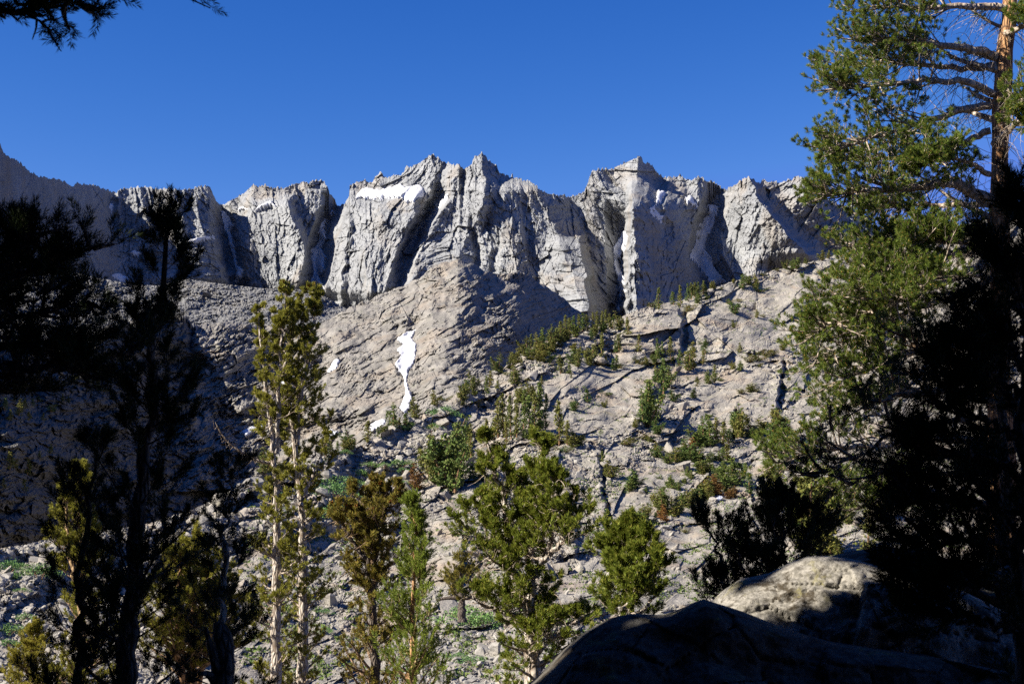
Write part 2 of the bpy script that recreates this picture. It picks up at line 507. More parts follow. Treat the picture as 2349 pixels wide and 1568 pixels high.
# ---- moraine -------------------------------------------------------------
def mor_feat(px, py, v):
    s = 16 * fbm2(px / 70.0, py / 40.0, 4, 61)
    s = s + 9 * crag2(px / 60.0 + py / 40.0, py / 26.0, 65, 1.0, 0.8)
    h, e = facets2(px / 11.0, py / 7.0, 62, 1.0); s = s + 6.5 * h
    h, e = facets2(px / 5.0, py / 3.6, 63, 1.2); s = s + 4.2 * h
    h, e = facets2(px / 2.6, py / 2.0, 64, 1.2); s = s + 2.2 * h
    return s
terrain('moraine_hill', [(-160,560),(0,590),(150,620),(240,640),(300,652),(360,655),(430,640),(500,650),(600,661),(700,664),(750,682),(800,712),(860,760),(960,800)],
        [(-160,860),(960,860)],
        [(-160,[1500,1300,1150]),(430,[1900,1600,1300]),(700,[1950,1650,1300]),(960,[1950,1700,1350])],
        760, 170, mor_feat, lambda x: 1.2 * fbm2(x / 6.0, x * 0, 3, 66), [(40,-8),(200,-80),(500,-250)], M['moraine_rock'], (-160, 960))

# ---- granite dome --------------------------------------------------------
DOME_RIBS = [
    ([(1050,597),(1105,640),(1170,700),(1235,780)], 22, 260, 45), ([(1190,624),(1240,690),(1290,740)], 12, 60, 26),
    ([(725,760),(705,850),(690,950)], 14, 60, 150), ([(905,690),(900,740),(890,790)], 6, 60, 14),
    ([(600,745),(590,830),(610,930)], 22, 200, 60), ([(450,745),(460,800),(520,880)], 20, 30, 120), ([(1130,680),(1170,740),(1190,800)], 8, 60, 18),
    ([(930,830),(938,900),(930,950)], 9, 60, 14),
]
def dome_feat(px, py, v):
    s = 0
    for l, A, wl_, wr_ in DOME_RIBS:
        s = s + rib(px + 5 * vnoise2(py / 15.0, px / 40.0, 73), py, l, A, wl_, wr_)
    s = s + gully(px, py, [(950,740),(938,800),(925,850),(935,900),(930,950)], 6, 16)
    a = R(28)
    u, w = px * math.cos(a) - py * math.sin(a), px * math.sin(a) + py * math.cos(a)
    u = u + 12 * vnoise2(px / 120.0, py / 90.0, 71); w = w + 9 * vnoise2(px / 90.0 + 5, py / 80.0, 72)
    s = s + 14 * fbm2(px / 95.0, py / 75.0, 4, 74)
    left = np.maximum(1 - smooth(640, 760, px), smooth(1060, 1150, px))                      # broken outcrops on the left, slabs on the dome
    s = s + (6.0 + 4.0 * left) * crag2(u / 80.0, w / 34.0, 75, 1.2, 0.3)
    h, e = facets2(u / 30.0, w / 11.0, 76, 0.9); s = s + (2.8 + 2.4 * left) * h
    br = smooth(-0.2, 0.3, vnoise2(px / 70.0, py / 50.0, 179)) * 0.9 + 0.4
    h, e = facets2(u / 13.0, w / 5.5, 80, 0.9); s = s + br * (1.3 + 1.6 * left) * h
    h, e = facets2(u / 6.5, w / 3.6, 77, 0.9); s = s + br * (1.0 + 1.2 * left) * h
    h, e = facets2(px / 3.2, py / 2.4, 78, 0.9); s = s + br * (0.55 + 0.5 * left) * h
    return s
terrain('granite_dome', [(360,830),(400,800),(430,765),(450,745),(520,738),(580,745),(640,750),(700,746),(738,741),(770,722),(801,706),(840,690),(880,672),(925,655),(960,640),(990,612),(1020,600),(1050,597),(1090,606),(1110,620),(1140,628),(1170,626),(1190,622),(1215,630),(1240,650),(1270,668),(1300,690),(1330,716),(1360,735),(1420,775),(1500,830)],
        [(360,1130),(700,1110),(900,1040),(1100,930),(1250,850),(1400,830),(1500,880)],
        [(360,[900,800,700]),(450,[980,850,720]),(600,[1050,900,760]),(760,[1080,900,740]),(1040,[1150,940,760]),(1120,[1180,990,820]),(1200,[1260,1110,950]),(1330,[1420,1320,1180]),(1500,[1500,1450,1300])],
        1000, 330, dome_feat, lambda x: 3.6 * fbm2(x / 20.0, x * 0, 5, 79), [(12,-4),(60,-25),(200,-110)], M['dome_granite'], (360, 1500))

# ---- shaded valley wall on the left -------------------------------------
def wall_feat(px, py, v):
    s = 16 * fbm2(px / 110.0, py / 60.0, 4, 81)
    wy = py + 14 * fbm2(px / 60.0, py / 50.0, 3, 82)
    h, e = facets2(px / 46.0, wy / 16.0, 83, 0.8); s = s + 6.0 * h
    h, e = facets2(px / 18.0, wy / 8.0, 84, 0.8); s = s + 3.5 * h
    h, e = facets2(px / 7.0, wy / 4.0, 85, 0.8); s = s + 1.7 * h
    return s
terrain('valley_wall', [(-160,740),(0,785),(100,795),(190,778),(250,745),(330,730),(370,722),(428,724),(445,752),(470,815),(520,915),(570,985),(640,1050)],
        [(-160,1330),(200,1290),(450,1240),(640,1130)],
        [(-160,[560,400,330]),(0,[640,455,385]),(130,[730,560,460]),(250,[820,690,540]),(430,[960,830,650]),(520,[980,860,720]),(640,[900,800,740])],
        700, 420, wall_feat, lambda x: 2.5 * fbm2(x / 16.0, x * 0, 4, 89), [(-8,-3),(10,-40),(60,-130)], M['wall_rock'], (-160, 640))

# ---- right-hand slope with slabs and talus ------------------------------
SLABS = [
    [(1560,1215),(1640,1170),(1770,1125),(1800,1210),(1700,1340),(1530,1415),(1440,1395),(1500,1280)],
    [(1225,925),(1300,850),(1450,800),(1500,860),(1440,960),(1350,1005),(1250,1010)],
    [(1430,745),(1470,728),(1555,716),(1566,748),(1560,795),(1420,805)],
    [(1580,722),(1750,645),(1920,590),(1920,690),(1760,800),(1590,800)],
    [(1600,880),(1760,830),(1790,900),(1770,970),(1650,1000),(1600,950)],
    [(1420,1080),(1560,1020),(1640,1050),(1560,1130),(1420,1190)],
    [(980,1200),(1050,1150),(1060,1330),(980,1320)],
    [(1100,820),(1100,1000),(960,1000),(1020,900)],
]
TALUS = [
    [(560,1100),(700,1060),(780,1042),(1000,932),(1150,862),(1250,800),(1335,765),(1360,800),(1300,850),(1210,910),(1080,1010),(960,1080),(900,1180),(760,1230),(600,1230)],
    [(-120,1262),(120,1238),(330,1212),(520,1150),(560,1300),(420,1580),(-120,1640)],
    [(960,1420),(1150,1390),(1200,1640),(900,1640)],
    [(1120,1080),(1240,1040),(1290,1130),(1150,1180)],
    [(1290,1000),(1380,1010),(1380,1120),(1300,1120)],
]
SLOPE_RIBS = [
    ([(1555,715),(1565,748),(1558,800)], 9, 160, 7, 6), ([(1792,838),(1783,895),(1772,968)], 8, 110, 7, 8),
    ([(1690,930),(1683,970),(1680,1000)], 4, 60, 5, 8), ([(1300,1140),(1314,1200),(1320,1262)], 6, 60, 8, 10),
    ([(1056,1200),(1058,1260),(1056,1330)], 5, 80, 7, 8), ([(1375,1055),(1380,1120),(1392,1175)], 4, 40, 6, 10),
    ([(1660,770),(1655,800),(1650,830)], 4, 60, 8, 8), ([(1500,860),(1480,930),(1470,1000)], 4, 140, 16, 14),
    ([(1740,1130),(1760,1220),(1720,1330)], 5, 300, 40, 20),
]
SLOPE_CLEFTS = [([(1572,725),(1572,750),(1565,800)], 8, 9), ([(1800,838),(1792,900),(1778,968)], 7, 8),
                ([(1380,1040),(1386,1127),(1398,1178),(1394,1222)], 9, 8), ([(1208,790),(1195,815),(1180,850)], 4, 12),
                ([(1345,1150),(1335,1200)], 5, 14), ([(1688,940),(1686,1000)], 6, 5)]
def slab_mask(px, py):
    m = np.zeros(px.shape)
    for p in SLABS:
        m = np.maximum(m, in_poly(px, py, p).astype(float))
    return blur(blur(m, 5), 5)
def slope_feat(px, py, v):
    sl = slab_mask(px, py)
    s = 0
    k = smooth(-100, 900, px)
    for l, A, wl_, wr_, fd in SLOPE_RIBS:
        s = s + rib(px + 7 * fbm2(py / 26.0, px / 60.0, 3, 93), py, l, A, wl_, wr_ * (1.2 + 0.8 * vnoise2(px / 20.0, py / 14.0, 107)), fd * 2)
    for l, A, w in SLOPE_CLEFTS:
        s = s + gully(px + 7 * fbm2(py / 26.0, px / 60.0, 3, 93), py, l, A * (1 + 0.5 * vnoise2(px / 30.0, py / 22.0, 108)), w * (1 + 0.7 * vnoise2(px / 30.0, py / 16.0, 109)), 14)
    a = R(24)
    u, w = px * math.cos(a) - py * math.sin(a), px * math.sin(a) + py * math.cos(a)
    u = u + 16 * vnoise2(px / 150.0, py / 110.0, 91); w = w + 10 * vnoise2(px / 110.0 + 5, py / 90.0, 92)
    near = 0.35 + 0.65 * (1 - v)                           # nearer ground has smaller metres per picture unit
    s = s + near * 7 * fbm2(px / 130.0, py / 90.0, 4, 95)
    # rounded whalebacks with clefts between them
    def whale(x, y, seed):
        ix, iy = np.floor(x), np.floor(y); zz = np.zeros_like(ix); best = np.full(x.shape, 9.0)
        for dx in (-1, 0, 1):
            for dy in (-1, 0, 1):
                qx = ix + dx + rnd(ix + dx, iy + dy, zz, seed); qy = iy + dy + rnd(ix + dx, iy + dy, zz + 1, seed)
                best = np.minimum(best, (x - qx) ** 2 + (y - qy) ** 2)
        return 0.6 - best
    s = s + near * 5.5 * whale(u / 170.0, w / 85.0, 105) + near * 2.6 * whale(u / 75.0, w / 40.0, 106) * (0.4 + 0.6 * (1 - sl))
    # exfoliation steps running up to the right
    q = w / 44.0 + 0.9 * vnoise2(u / 110.0, w / 60.0, 96)
    st = np.floor(q) + smooth(0.0, 0.16, q - np.floor(q)) - q
    s = s + near * 1.7 * st * (0.2 + np.abs(vnoise2(u / 70.0, w / 70.0, 103)))
    rough = 1 - 0.82 * sl
    # broken ground and clean slab alternate in patches
    br = np.clip(smooth(-0.25, 0.35, vnoise2(px / 90.0 + 3, py / 45.0, 110) + 0.5 * vnoise2(px / 35.0, py / 22.0, 111)) * 1.15 + 0.12, 0, 1.2) * rough
    h, e = facets2(u / 120.0, w / 44.0, 97, 0.9); s = s + near * 7.0 * h
    h, e = facets2(u / 44.0, w / 20.0, 112, 0.8); s = s + near * (1.1 + 1.9 * br) * h
    h, e = facets2(px / 20.0 + 0.012 * py, py / 13.0, 98, 0.9); s = s + near * 2.0 * br * h
    h, e = facets2(px / 9.5, py / 7.0, 99, 0.9); s = s + near * (1.5 * br + 0.10) * h
    h, e = facets2(px / 4.8, py / 3.8, 100, 0.9); s = s + near * (0.85 * br + 0.08) * h
    # short straight joints in the clean slabs
    h, e = facets2(u / 34.0, w / 5.5, 118, 0.3); s = s - near * 0.8 * smooth(0.10, 0.0, e) * (rnd(np.floor(px / 17.0), np.floor(py / 9.0), 0 * px, 119) > 0.62)
    return s
terrain('rock_slope', [(-160,1268),(-100,1265),(0,1257),(60,1248),(100,1237),(180,1225),(260,1215),(340,1200),(450,1165),(520,1130),(600,1085),(700,1055),(780,1035),(830,1020),(880,990),(930,970),(980,935),(1040,905),(1100,880),(1140,855),(1190,815),(1240,785),(1300,760),(1340,750),(1400,738),(1450,715),(1500,698),(1560,690),(1620,665),(1700,640),(1760,625),(1830,605),(1880,597),(1950,572),(2000,545),(2079,545),(2140,530),(2200,518),(2349,480),(2520,450)],
        [(-160,1660),(2520,1660)],
        [(-160,[250,215,170,130]),(400,[340,290,210,140]),(800,[440,370,260,150]),(1200,[590,430,290,150]),(1600,[730,520,320,160]),(2000,[860,600,350,170]),(2520,[980,690,380,180])],
        1900, 760, slope_feat, lambda x: 1.8 * fbm2(x / 14.0, x * 0, 4, 102), [(6,-2),(30,-10),(120,-60)], M['slope_granite'], (-160, 2520))
# ------------------------------------------------------------------ snow
SNOW = [
    ('mountains', [(815,456),(838,430),(852,437),(890,435),(914,425),(934,429),(965,425),(973,437),(970,453),(944,465),(910,453),(876,454),(852,458),(835,454)], 'broad white snowfield on the shelf under the left summit towers', 7),
    ('mountains', [(584,487),(602,473),(622,464),(634,473),(615,478),(600,484)], 'bright small snow tongue lying on top of a brown buttress', 5),
    ('mountains', [(540,480),(556,477),(570,481),(552,485)], 'thin snow strip below the pale pointed face', 4),
    ('mountains', [(407,568),(424,558),(454,549),(492,541),(495,547),(458,558),(424,565)], 'slanting bright snow ledge across the cliff behind the dark pine top', 4),
    ('mountains', [(508,487),(519,488),(528,505),(538,523),(530,533),(538,567),(545,611),(560,620),(551,652),(541,650),(545,629),(531,577),(524,546),(514,519)], 'narrow shaded snow couloir between two left buttresses', 4),
    ('mountains', [(762,483),(768,485),(757,502),(747,514),(748,546),(737,574),(750,591),(743,622),(732,637),(747,668),(702,666),(705,639),(698,625),(715,587),(712,557),(726,572),(735,550),(727,522),(745,505)], 'long snow gully left of the central cliff, widest at its foot', 5),
    ('mountains', [(1001,483),(1013,464),(1028,446),(1026,457),(1009,474)], 'tiny snow sliver in the gully below the central summits', 4),
    ('mountains', [(1408,570),(1426,540),(1433,529),(1440,546),(1428,584),(1419,601),(1430,635),(1434,680),(1423,684),(1420,649),(1411,615)], 'tall shaded snow streak left of the pale rock rib', 4),
    ('mountains', [(1421,697),(1431,714),(1415,720)], 'small shaded snow scrap below the tall snow streak', 4),
    ('mountains', [(1510,437),(1528,441),(1517,462),(1505,470)], 'bright snow spot just below the right-hand summit', 4),
    ('mountains', [(1487,485),(1501,472),(1510,488),(1534,511),(1520,513),(1500,497)], 'slanting snow band above the deep shadow of the right summit', 4),
    ('mountains', [(1570,455),(1585,450),(1593,465),(1611,473),(1597,475),(1578,465)], 'forked snow band above the wide right couloir', 4),
    ('mountains', [(1624,470),(1650,477),(1643,499),(1636,523),(1621,553),(1616,577),(1636,594),(1640,618),(1667,650),(1631,656),(1615,629),(1583,590),(1598,560),(1597,533),(1614,509),(1627,492)], 'wide snow couloir between the right summit and the scree peak', 5),
    ('mountains', [(246,478),(263,464),(262,482),(255,495)], 'small snow wedge in the shaded left cliff', 4),
    ('mountains', [(294,577),(300,582),(312,578),(328,584),(311,590)], 'ragged snow scrap low in the shaded left cliff', 4),
    ('mountains', [(258,635),(280,630),(306,648),(285,655)], 'snow remnant where the shaded cliff meets the moraine', 4),
    ('granite_dome', [(930,766),(954,754),(944,776),(956,790),(951,828),(937,852),(932,870),(938,896),(946,904),(940,939),(928,950),(918,937),(932,904),(928,870),(906,836),(922,817),(910,803),(926,793),(912,779)], 'long white snow tongue running down the granite dome', 1.6),
    ('granite_dome', [(750,856),(766,828),(781,823),(772,846)], 'slanted snow patch on the left face of the dome', 1.2),
    ('granite_dome', [(638,869),(655,842),(677,840),(681,869),(670,904),(640,906)], 'snowfield seen between the stems of the pale twin pine', 1.4),
    ('granite_dome', [(750,990),(758,984),(782,996),(754,1002)], 'low snow strip at the foot of the dome', 1.0),
    ('granite_dome', [(847,978),(862,966),(886,961),(879,978),(853,988)], 'snow patch behind pines at the right foot of the dome', 1.0),
    ('granite_dome', [(535,984),(560,988),(572,980),(606,972),(608,984),(585,990),(567,1000)], 'shaded snow patch in the dark valley notch', 1.2),
]
for i, (ly, poly, lab, th) in enumerate(SNOW):
    snow_patch(ly, poly, lab, th * (2.2 if ly == 'mountains' and i else 1.0), 200 + i, 2.6 if ly == 'mountains' else 2.0)

# ------------------------------------------------------------------ loose rocks
_ico = None
def ico(sub):
    t = (1 + 5 ** 0.5) / 2
    V = [(-1,t,0),(1,t,0),(-1,-t,0),(1,-t,0),(0,-1,t),(0,1,t),(0,-1,-t),(0,1,-t),(t,0,-1),(t,0,1),(-t,0,-1),(-t,0,1)]
    Fc = [(0,11,5),(0,5,1),(0,1,7),(0,7,10),(0,10,11),(1,5,9),(5,11,4),(11,10,2),(10,7,6),(7,1,8),(3,9,4),(3,4,2),(3,2,6),(3,6,8),(3,8,9),(4,9,5),(2,4,11),(6,2,10),(8,6,7),(9,8,1)]
    V = [tuple(c / math.sqrt(1 + t * t) for c in v) for v in V]
    for _ in range(sub):
        cache = {}; nf = []
        def mid(a, b):
            k = (min(a, b), max(a, b))
            if k not in cache:
                m_ = [(V[a][i] + V[b][i]) / 2 for i in range(3)]
                l = math.sqrt(sum(c * c for c in m_)); V.append(tuple(c / l for c in m_)); cache[k] = len(V) - 1
            return cache[k]
        for a, b, c in Fc:
            ab, bc, ca = mid(a, b), mid(b, c), mid(c, a)
            nf += [(a, ab, ca), (b, bc, ab), (c, ca, bc), (ab, bc, ca)]
        Fc = nf
    return np.array(V), np.array(Fc)

def rock_shape(rng, sub=1, cuts=7):
    V, Fc = ico(sub)
    V = V.copy()
    for _ in range(cuts):
        n = normalize(rng.normal(size=3)); d = rng.uniform(0.3, 0.68)
        ex = V @ n - d
        V = V - np.maximum(ex, 0)[:, None] * n
    V *= np.array([1.0, rng.uniform(0.7, 1.0), rng.uniform(0.55, 0.85)])
    return V, Fc

def rot_z(a):
    c, s = np.cos(a), np.sin(a); z = np.zeros_like(a); o = np.ones_like(a)
    return np.stack([np.stack([c, -s, z], -1), np.stack([s, c, z], -1), np.stack([z, z, o], -1)], -2)

def scatter_rocks(name, P, size, seed, mat, label_kind='stuff', sub=1, sink=0.25):
    rng = np.random.default_rng(seed)
    protos = [rock_shape(rng, sub) for _ in range(14)]
    which = rng.integers(0, len(protos), len(P))
    Vs, Fs, off = [], [], 0
    for k, (V, Fc) in enumerate(protos):
        ids = np.where(which == k)[0]
        if not len(ids):
            continue
        a = rng.uniform(0, 2 * math.pi, len(ids))
        tilt = rng.normal(0, 0.35, (len(ids), 2))
        Rm = rot_z(a)
        W = np.einsum('nij,vj->nvi', Rm, V)
        W[..., 2] += W[..., 0] * tilt[:, :1] + W[..., 1] * tilt[:, 1:]
        W = W * (size[ids] * 0.5)[:, None, None]
        W = W + P[ids][:, None, :]
        W[..., 2] += (size[ids] * (0.28 - sink))[:, None]
        Vs.append(W.reshape(-1, 3))
        Fs.append((Fc[None] + (np.arange(len(ids)) * len(V))[:, None, None] + off).reshape(-1, 3))
        off += len(ids) * len(V)
    o = mesh_obj(name, np.concatenate(Vs), np.concatenate(Fs), mat)
    return tag(o, kind='stuff')

rng = np.random.default_rng(5)
def sample_polys(polys, n):
    xs, ys = [], []
    areas = [abs(sum(p[i][0] * p[i - 1][1] - p[i - 1][0] * p[i][1] for i in range(len(p)))) / 2 for p in polys]
    for p, a in zip(polys, areas):
        q = np.array(p, float); k = int(n * a / sum(areas)) + 1; got = 0
        while got < k:
            x = rng.uniform(q[:, 0].min(), q[:, 0].max(), k * 3); y = rng.uniform(q[:, 1].min(), q[:, 1].max(), k * 3)
            i = in_poly(x, y, p); x, y = x[i][:k - got], y[i][:k - got]
            xs.append(x); ys.append(y); got += len(x)
    return np.concatenate(xs), np.concatenate(ys)

def slope_top(px):
    L = LAYERS['rock_slope']
    return np.interp(px, L['px'], L['yt'])

x, y = sample_polys(TALUS, 13000)
ok = y > slope_top(x) + 3
x, y = x[ok], y[ok]
keep = vnoise2(x / 40.0, y / 24.0, 301) + rng.uniform(-0.5, 0.9, len(x)) > -0.15
x, y = x[keep], y[keep]
size = np.clip(np.exp(rng.normal(0.0, 0.62, len(x))), 0.4, 6.0)
P_ = on('rock_slope', x, y)
scatter_rocks('talus', P_, size * np.clip(P_[:, 1] / 330.0, 0.3, 1.1), 11, M['talus_rock'])
x = rng.uniform(420, 2349, 17000); y = rng.uniform(560, 1500, 17000)
ok = (y > slope_top(x) + 3)
x, y = x[ok], y[ok]
gr = np.array(slab_mask(np.broadcast_to(np.linspace(0, 2400, 241), (161, 241)).copy(), np.broadcast_to(np.linspace(0, 1600, 161)[:, None], (161, 241)).copy()))
sm = gr[np.clip((y / 10).astype(int), 0, 160), np.clip((x / 10).astype(int), 0, 240)]
keep = (vnoise2(x / 50.0, y / 22.0, 303) > -0.05 + 0.5 * sm)
x, y = x[keep], y[keep]
size = np.clip(np.exp(rng.normal(0.0, 0.65, len(x))), 0.4, 6.5)
P_ = on('rock_slope', x, y)
scatter_rocks('loose_stones', P_, size * np.clip(P_[:, 1] / 330.0, 0.3, 1.2), 12, M['slope_granite'])
x = rng.uniform(60, 860, 5200); y = rng.uniform(630, 800, 5200)
L = LAYERS['moraine_hill']; ok = y > np.interp(x, L['px'], L['yt']) + 2
x, y = x[ok], y[ok]
scatter_rocks('moraine_rubble', on('moraine_hill', x, y), np.clip(np.exp(rng.normal(0.95, 0.55, len(x))), 1.2, 11), 13, M['moraine_rock'])
x = rng.uniform(400, 1330, 3000); y = rng.uniform(600, 1000, 3000)
L = LAYERS['granite_dome']; ok = (y > np.interp(x, L['px'], L['yt']) + 2) & (vnoise2(x / 60.0, y / 40.0, 304) > 0.0 - 0.4 * (x < 640))
x, y = x[ok], y[ok]
scatter_rocks('dome_rubble', on('granite_dome', x, y), np.clip(np.exp(rng.normal(0.6, 0.5, len(x))), 0.8, 7), 14, M['dome_granite'])

def boulder(name, layer, px, py, wpx, label, mat, seed, squash=0.75, dy=0.0):
    p = on(layer, px, py)[0]
    r = np.random.default_rng(seed)
    V, Fc = rock_shape(r, 3, 11)
    w = wpx / F * p[1]
    V = V / np.ptp(V[:, 0]) * w
    V[:, 2] *= squash
    V = V + 0.03 * w * np.stack([fbm2(V[:, 1] / w * 5, V[:, 2] / w * 5, 3, seed), fbm2(V[:, 0] / w * 5, V[:, 2] / w * 5, 3, seed + 1), fbm2(V[:, 0] / w * 5, V[:, 1] / w * 5, 3, seed + 2)], -1)
    o = mesh_obj(name, V, Fc, mat)
    o.location = (p[0], p[1], p[2] + 0.22 * w * squash + dy)
    return tag(o, label, 'boulder')
boulder('boulder', 'moraine_hill', 473, 681, 30, 'largest angular grey boulder on the moraine, right of the dark pine', M['moraine_rock'], 31)
boulder('boulder', 'moraine_hill', 505, 686, 17, 'pale pointed boulder beside the largest boulder on the moraine', M['moraine_rock'], 32)
boulder('boulder', 'rock_slope', 1650, 1146, 20, 'white boulder in front of the rust brown burnt pines', M['snow'], 33)
boulder('boulder', 'rock_slope', 1532, 1212, 28, 'flat dark overhanging boulder at the top edge of the big slab', M['talus_rock'], 34, 0.5)
boulder('boulder', 'rock_slope', 1344, 766, 17, 'rounded pale boulder sitting among the skyline pine stand', M['slope_granite'], 35, 1.0)
boulder('boulder', 'rock_slope', 1012, 976, 34, 'large white fractured boulder above the clump of tall slope pines', M['slope_granite'], 36, 0.8)
boulder('boulder', 'rock_slope', 958, 972, 20, 'grey block left of the green willow shrub on the talus', M['talus_rock'], 37, 0.9)
boulder('boulder', 'rock_slope', 1025, 1130, 13, 'small pale cube shaped boulder below the clump of tall slope pines', M['slope_granite'], 38, 1.0)
boulder('boulder', 'rock_slope', 1135, 1500, 34, 'tall upright pale boulder low between the bright conical pine and the big bushy pine', M['talus_rock'], 39, 1.5)
boulder('boulder', 'rock_slope', 1135, 787, 22, 'pale block at the left edge of the skyline pine stand', M['talus_rock'], 40, 0.8)
boulder('boulder', 'rock_slope', 1571, 1078, 40, 'rounded tan boulder between the two belts of green pines', M['slope_granite'], 41, 0.8)

# ------------------------------------------------------------------ slope pines
def leaf_mat(name, c1, c2, c3=None, rough=0.7, trans=0.0):
    m, nt, b = new_mat(name, rough, 0.12)
    g = nt.nodes.new('ShaderNodeNewGeometry')
    stops = [(0.0, c1), (0.75, c2)] + ([(1.0, c3)] if c3 else [])
    c = ramp(nt, g.outputs['Random Per Island'], stops)
    oi = nt.nodes.new('ShaderNodeObjectInfo')
    c = mixc(nt, 1.0, c, ramp(nt, oi.outputs['Random'], [(0.0, (0.78, 0.86, 0.9)), (1.0, (1.18, 1.08, 0.95))]), 'MULTIPLY')
    nt.links.new(c, b.inputs['Base Color'])
    if trans > 0:
        tr = nt.nodes.new('ShaderNodeBsdfTranslucent')
        mx = nt.nodes.new('ShaderNodeMixShader'); mx.inputs[0].default_value = trans
        nt.links.new(c, tr.inputs['Color'])
        nt.links.new(b.outputs[0], mx.inputs[1]); nt.links.new(tr.outputs[0], mx.inputs[2])
        nt.links.new(mx.outputs[0], nt.nodes['Material Output'].inputs['Surface'])
    return m
M['pine_far'] = leaf_mat('pine_far', (0.085, 0.10, 0.024), (0.15, 0.155, 0.036), (0.20, 0.18, 0.055))
M['pine_far_green'] = leaf_mat('pine_far_green', (0.06, 0.10, 0.026), (0.11, 0.15, 0.036), (0.15, 0.165, 0.05))
M['pine_rust'] = leaf_mat('pine_rust', (0.14, 0.065, 0.02), (0.21, 0.10, 0.03), (0.10, 0.09, 0.03))
M['willow'] = leaf_mat('willow', (0.085, 0.165, 0.05), (0.13, 0.23, 0.065), (0.17, 0.26, 0.08))
m, nt, b = new_mat('far_bark', 0.9)
b.inputs['Base Color'].default_value = (0.22, 0.13, 0.07, 1); M['far_bark'] = m

def leaf_quads(rng, C, size, flat=0.0):
    """one small leaf-clump face at each centre"""
    n = len(C)
    a = normalize(rng.normal(size=(n, 3))); t = normalize(rng.normal(size=(n, 3)))
    b_ = normalize(np.cross(a, t))
    t = np.cross(b_, a)
    s = size * rng.uniform(0.6, 1.3, (n, 1))
    V = np.stack([C - t * s, C + b_ * s * 0.55, C + t * s, C - b_ * s * 0.55], 1).reshape(-1, 3)
    return V, np.arange(4 * n).reshape(-1, 4)

def tube(path, rad, k=6):
    """one tapered tube"""
    path = np.asarray(path, float); n = len(path)
    tan = normalize(np.gradient(path, axis=0))
    up = np.where(np.abs(tan[:, 2:3]) > 0.9, np.array([[1.0, 0, 0]]), np.array([[0, 0, 1.0]]))
    u = normalize(np.cross(tan, up)); w = np.cross(tan, u)
    an = np.arange(k) / k * 2 * math.pi
    V = path[:, None] + (u[:, None] * np.cos(an)[None, :, None] + w[:, None] * np.sin(an)[None, :, None]) * np.asarray(rad, float)[:, None, None]
    i = np.arange(n * k).reshape(n, k)
    Fc = np.stack([i[:-1], np.roll(i[:-1], -1, 1), np.roll(i[1:], -1, 1), i[1:]], -1).reshape(-1, 4)
    return V.reshape(-1, 3), Fc

def join(parts):
    Vs, Fs, off = [], [], 0
    for V, Fc in parts:
        Vs.append(V); Fs.append(Fc + off); off += len(V)
    return np.concatenate(Vs), np.concatenate(Fs)

def slope_pine_mesh(kind, seed):
    """crown (leaf clumps) and trunk of a 10 m pine standing at the origin"""
    r = np.random.default_rng(seed)
    H = 10.0
    if kind == 'slim':   stems, wide, n0 = 1, 1.5, 70
    elif kind == 'cone': stems, wide, n0 = 1, 2.5, 90
    elif kind == 'bushy': stems, wide, n0 = int(r.integers(3, 6)), 2.0, 52
    else:                stems, wide, n0 = 5, 2.8, 30
    C, tr = [], []
    for s in range(stems):
        off = r.normal(0, 0.9 if kind == 'bushy' else 2.2, 2) if stems > 1 else np.zeros(2)
        h = H * (1.0 if s == 0 else r.uniform(0.55, 0.95))
        lean = off * 1.3 + r.normal(0, 0.25, 2)
        t = np.linspace(0, 1, 7)
        path = np.stack([off[0] * 0.25 + lean[0] * t ** 1.3 + 0.12 * np.sin(t * 5 + s), off[1] * 0.25 + lean[1] * t ** 1.3, h * t], -1)
        tr.append(tube(path, 0.2 * (1 - t) + 0.03, 5))
        nb = n0
        bt = np.sort(r.uniform(0.02 if kind != 'slim' else 0.08, 1.0, nb))
        for q in bt:
            if kind == 'slim':   rad = wide * (0.35 + 0.65 * math.sin(min(1, q * 1.05) * math.pi) ** 0.6) * (1.05 - 0.5 * q)
            elif kind == 'cone': rad = wide * (1.06 - q) ** 0.8
            else:                rad = wide * (0.55 + 0.6 * math.sin(q * math.pi) ** 0.7) * (1.05 - 0.55 * q)
            rad *= r.uniform(0.45, 1.15)
            a = r.uniform(0, 2 * math.pi)
            c0 = np.array([np.interp(q, t, path[:, i]) for i in range(3)])
            tip = c0 + np.array([math.cos(a) * rad, math.sin(a) * rad, 0.25 * rad + 0.1])
            m_ = int(r.integers(11, 20))
            f = r.uniform(0.35, 1.05, (m_, 1))
            cl = c0 + (tip - c0) * f + r.normal(0, 0.2, (m_, 3)) * np.array([1, 1, 0.9])
            C.append(cl)
    C = np.concatenate(C)
    C[:, 2] = np.clip(C[:, 2], 0.15, None)
    V, Fq = leaf_quads(r, C, 0.24)
    tv, tf = join(tr)
    return (V, Fq), (tv, tf)

PROTO = {}
def proto(kind, k, matn):
    key = (kind, k, matn)
    if key not in PROTO:
        (V, Fq), (tv, tf) = slope_pine_mesh(kind, hash((kind == 'slim', kind == 'cone', kind == 'bushy', k)) % 1000 + k * 7)
        def me(nm, V, Fc, mt):
            o = mesh_obj(nm, V, Fc, mt); d = o.data; bpy.data.objects.remove(o); return d
        PROTO[key] = (me('crown', V, Fq, M[matn]), me('trunk', tv, tf, M['far_bark']))
    return PROTO[key]

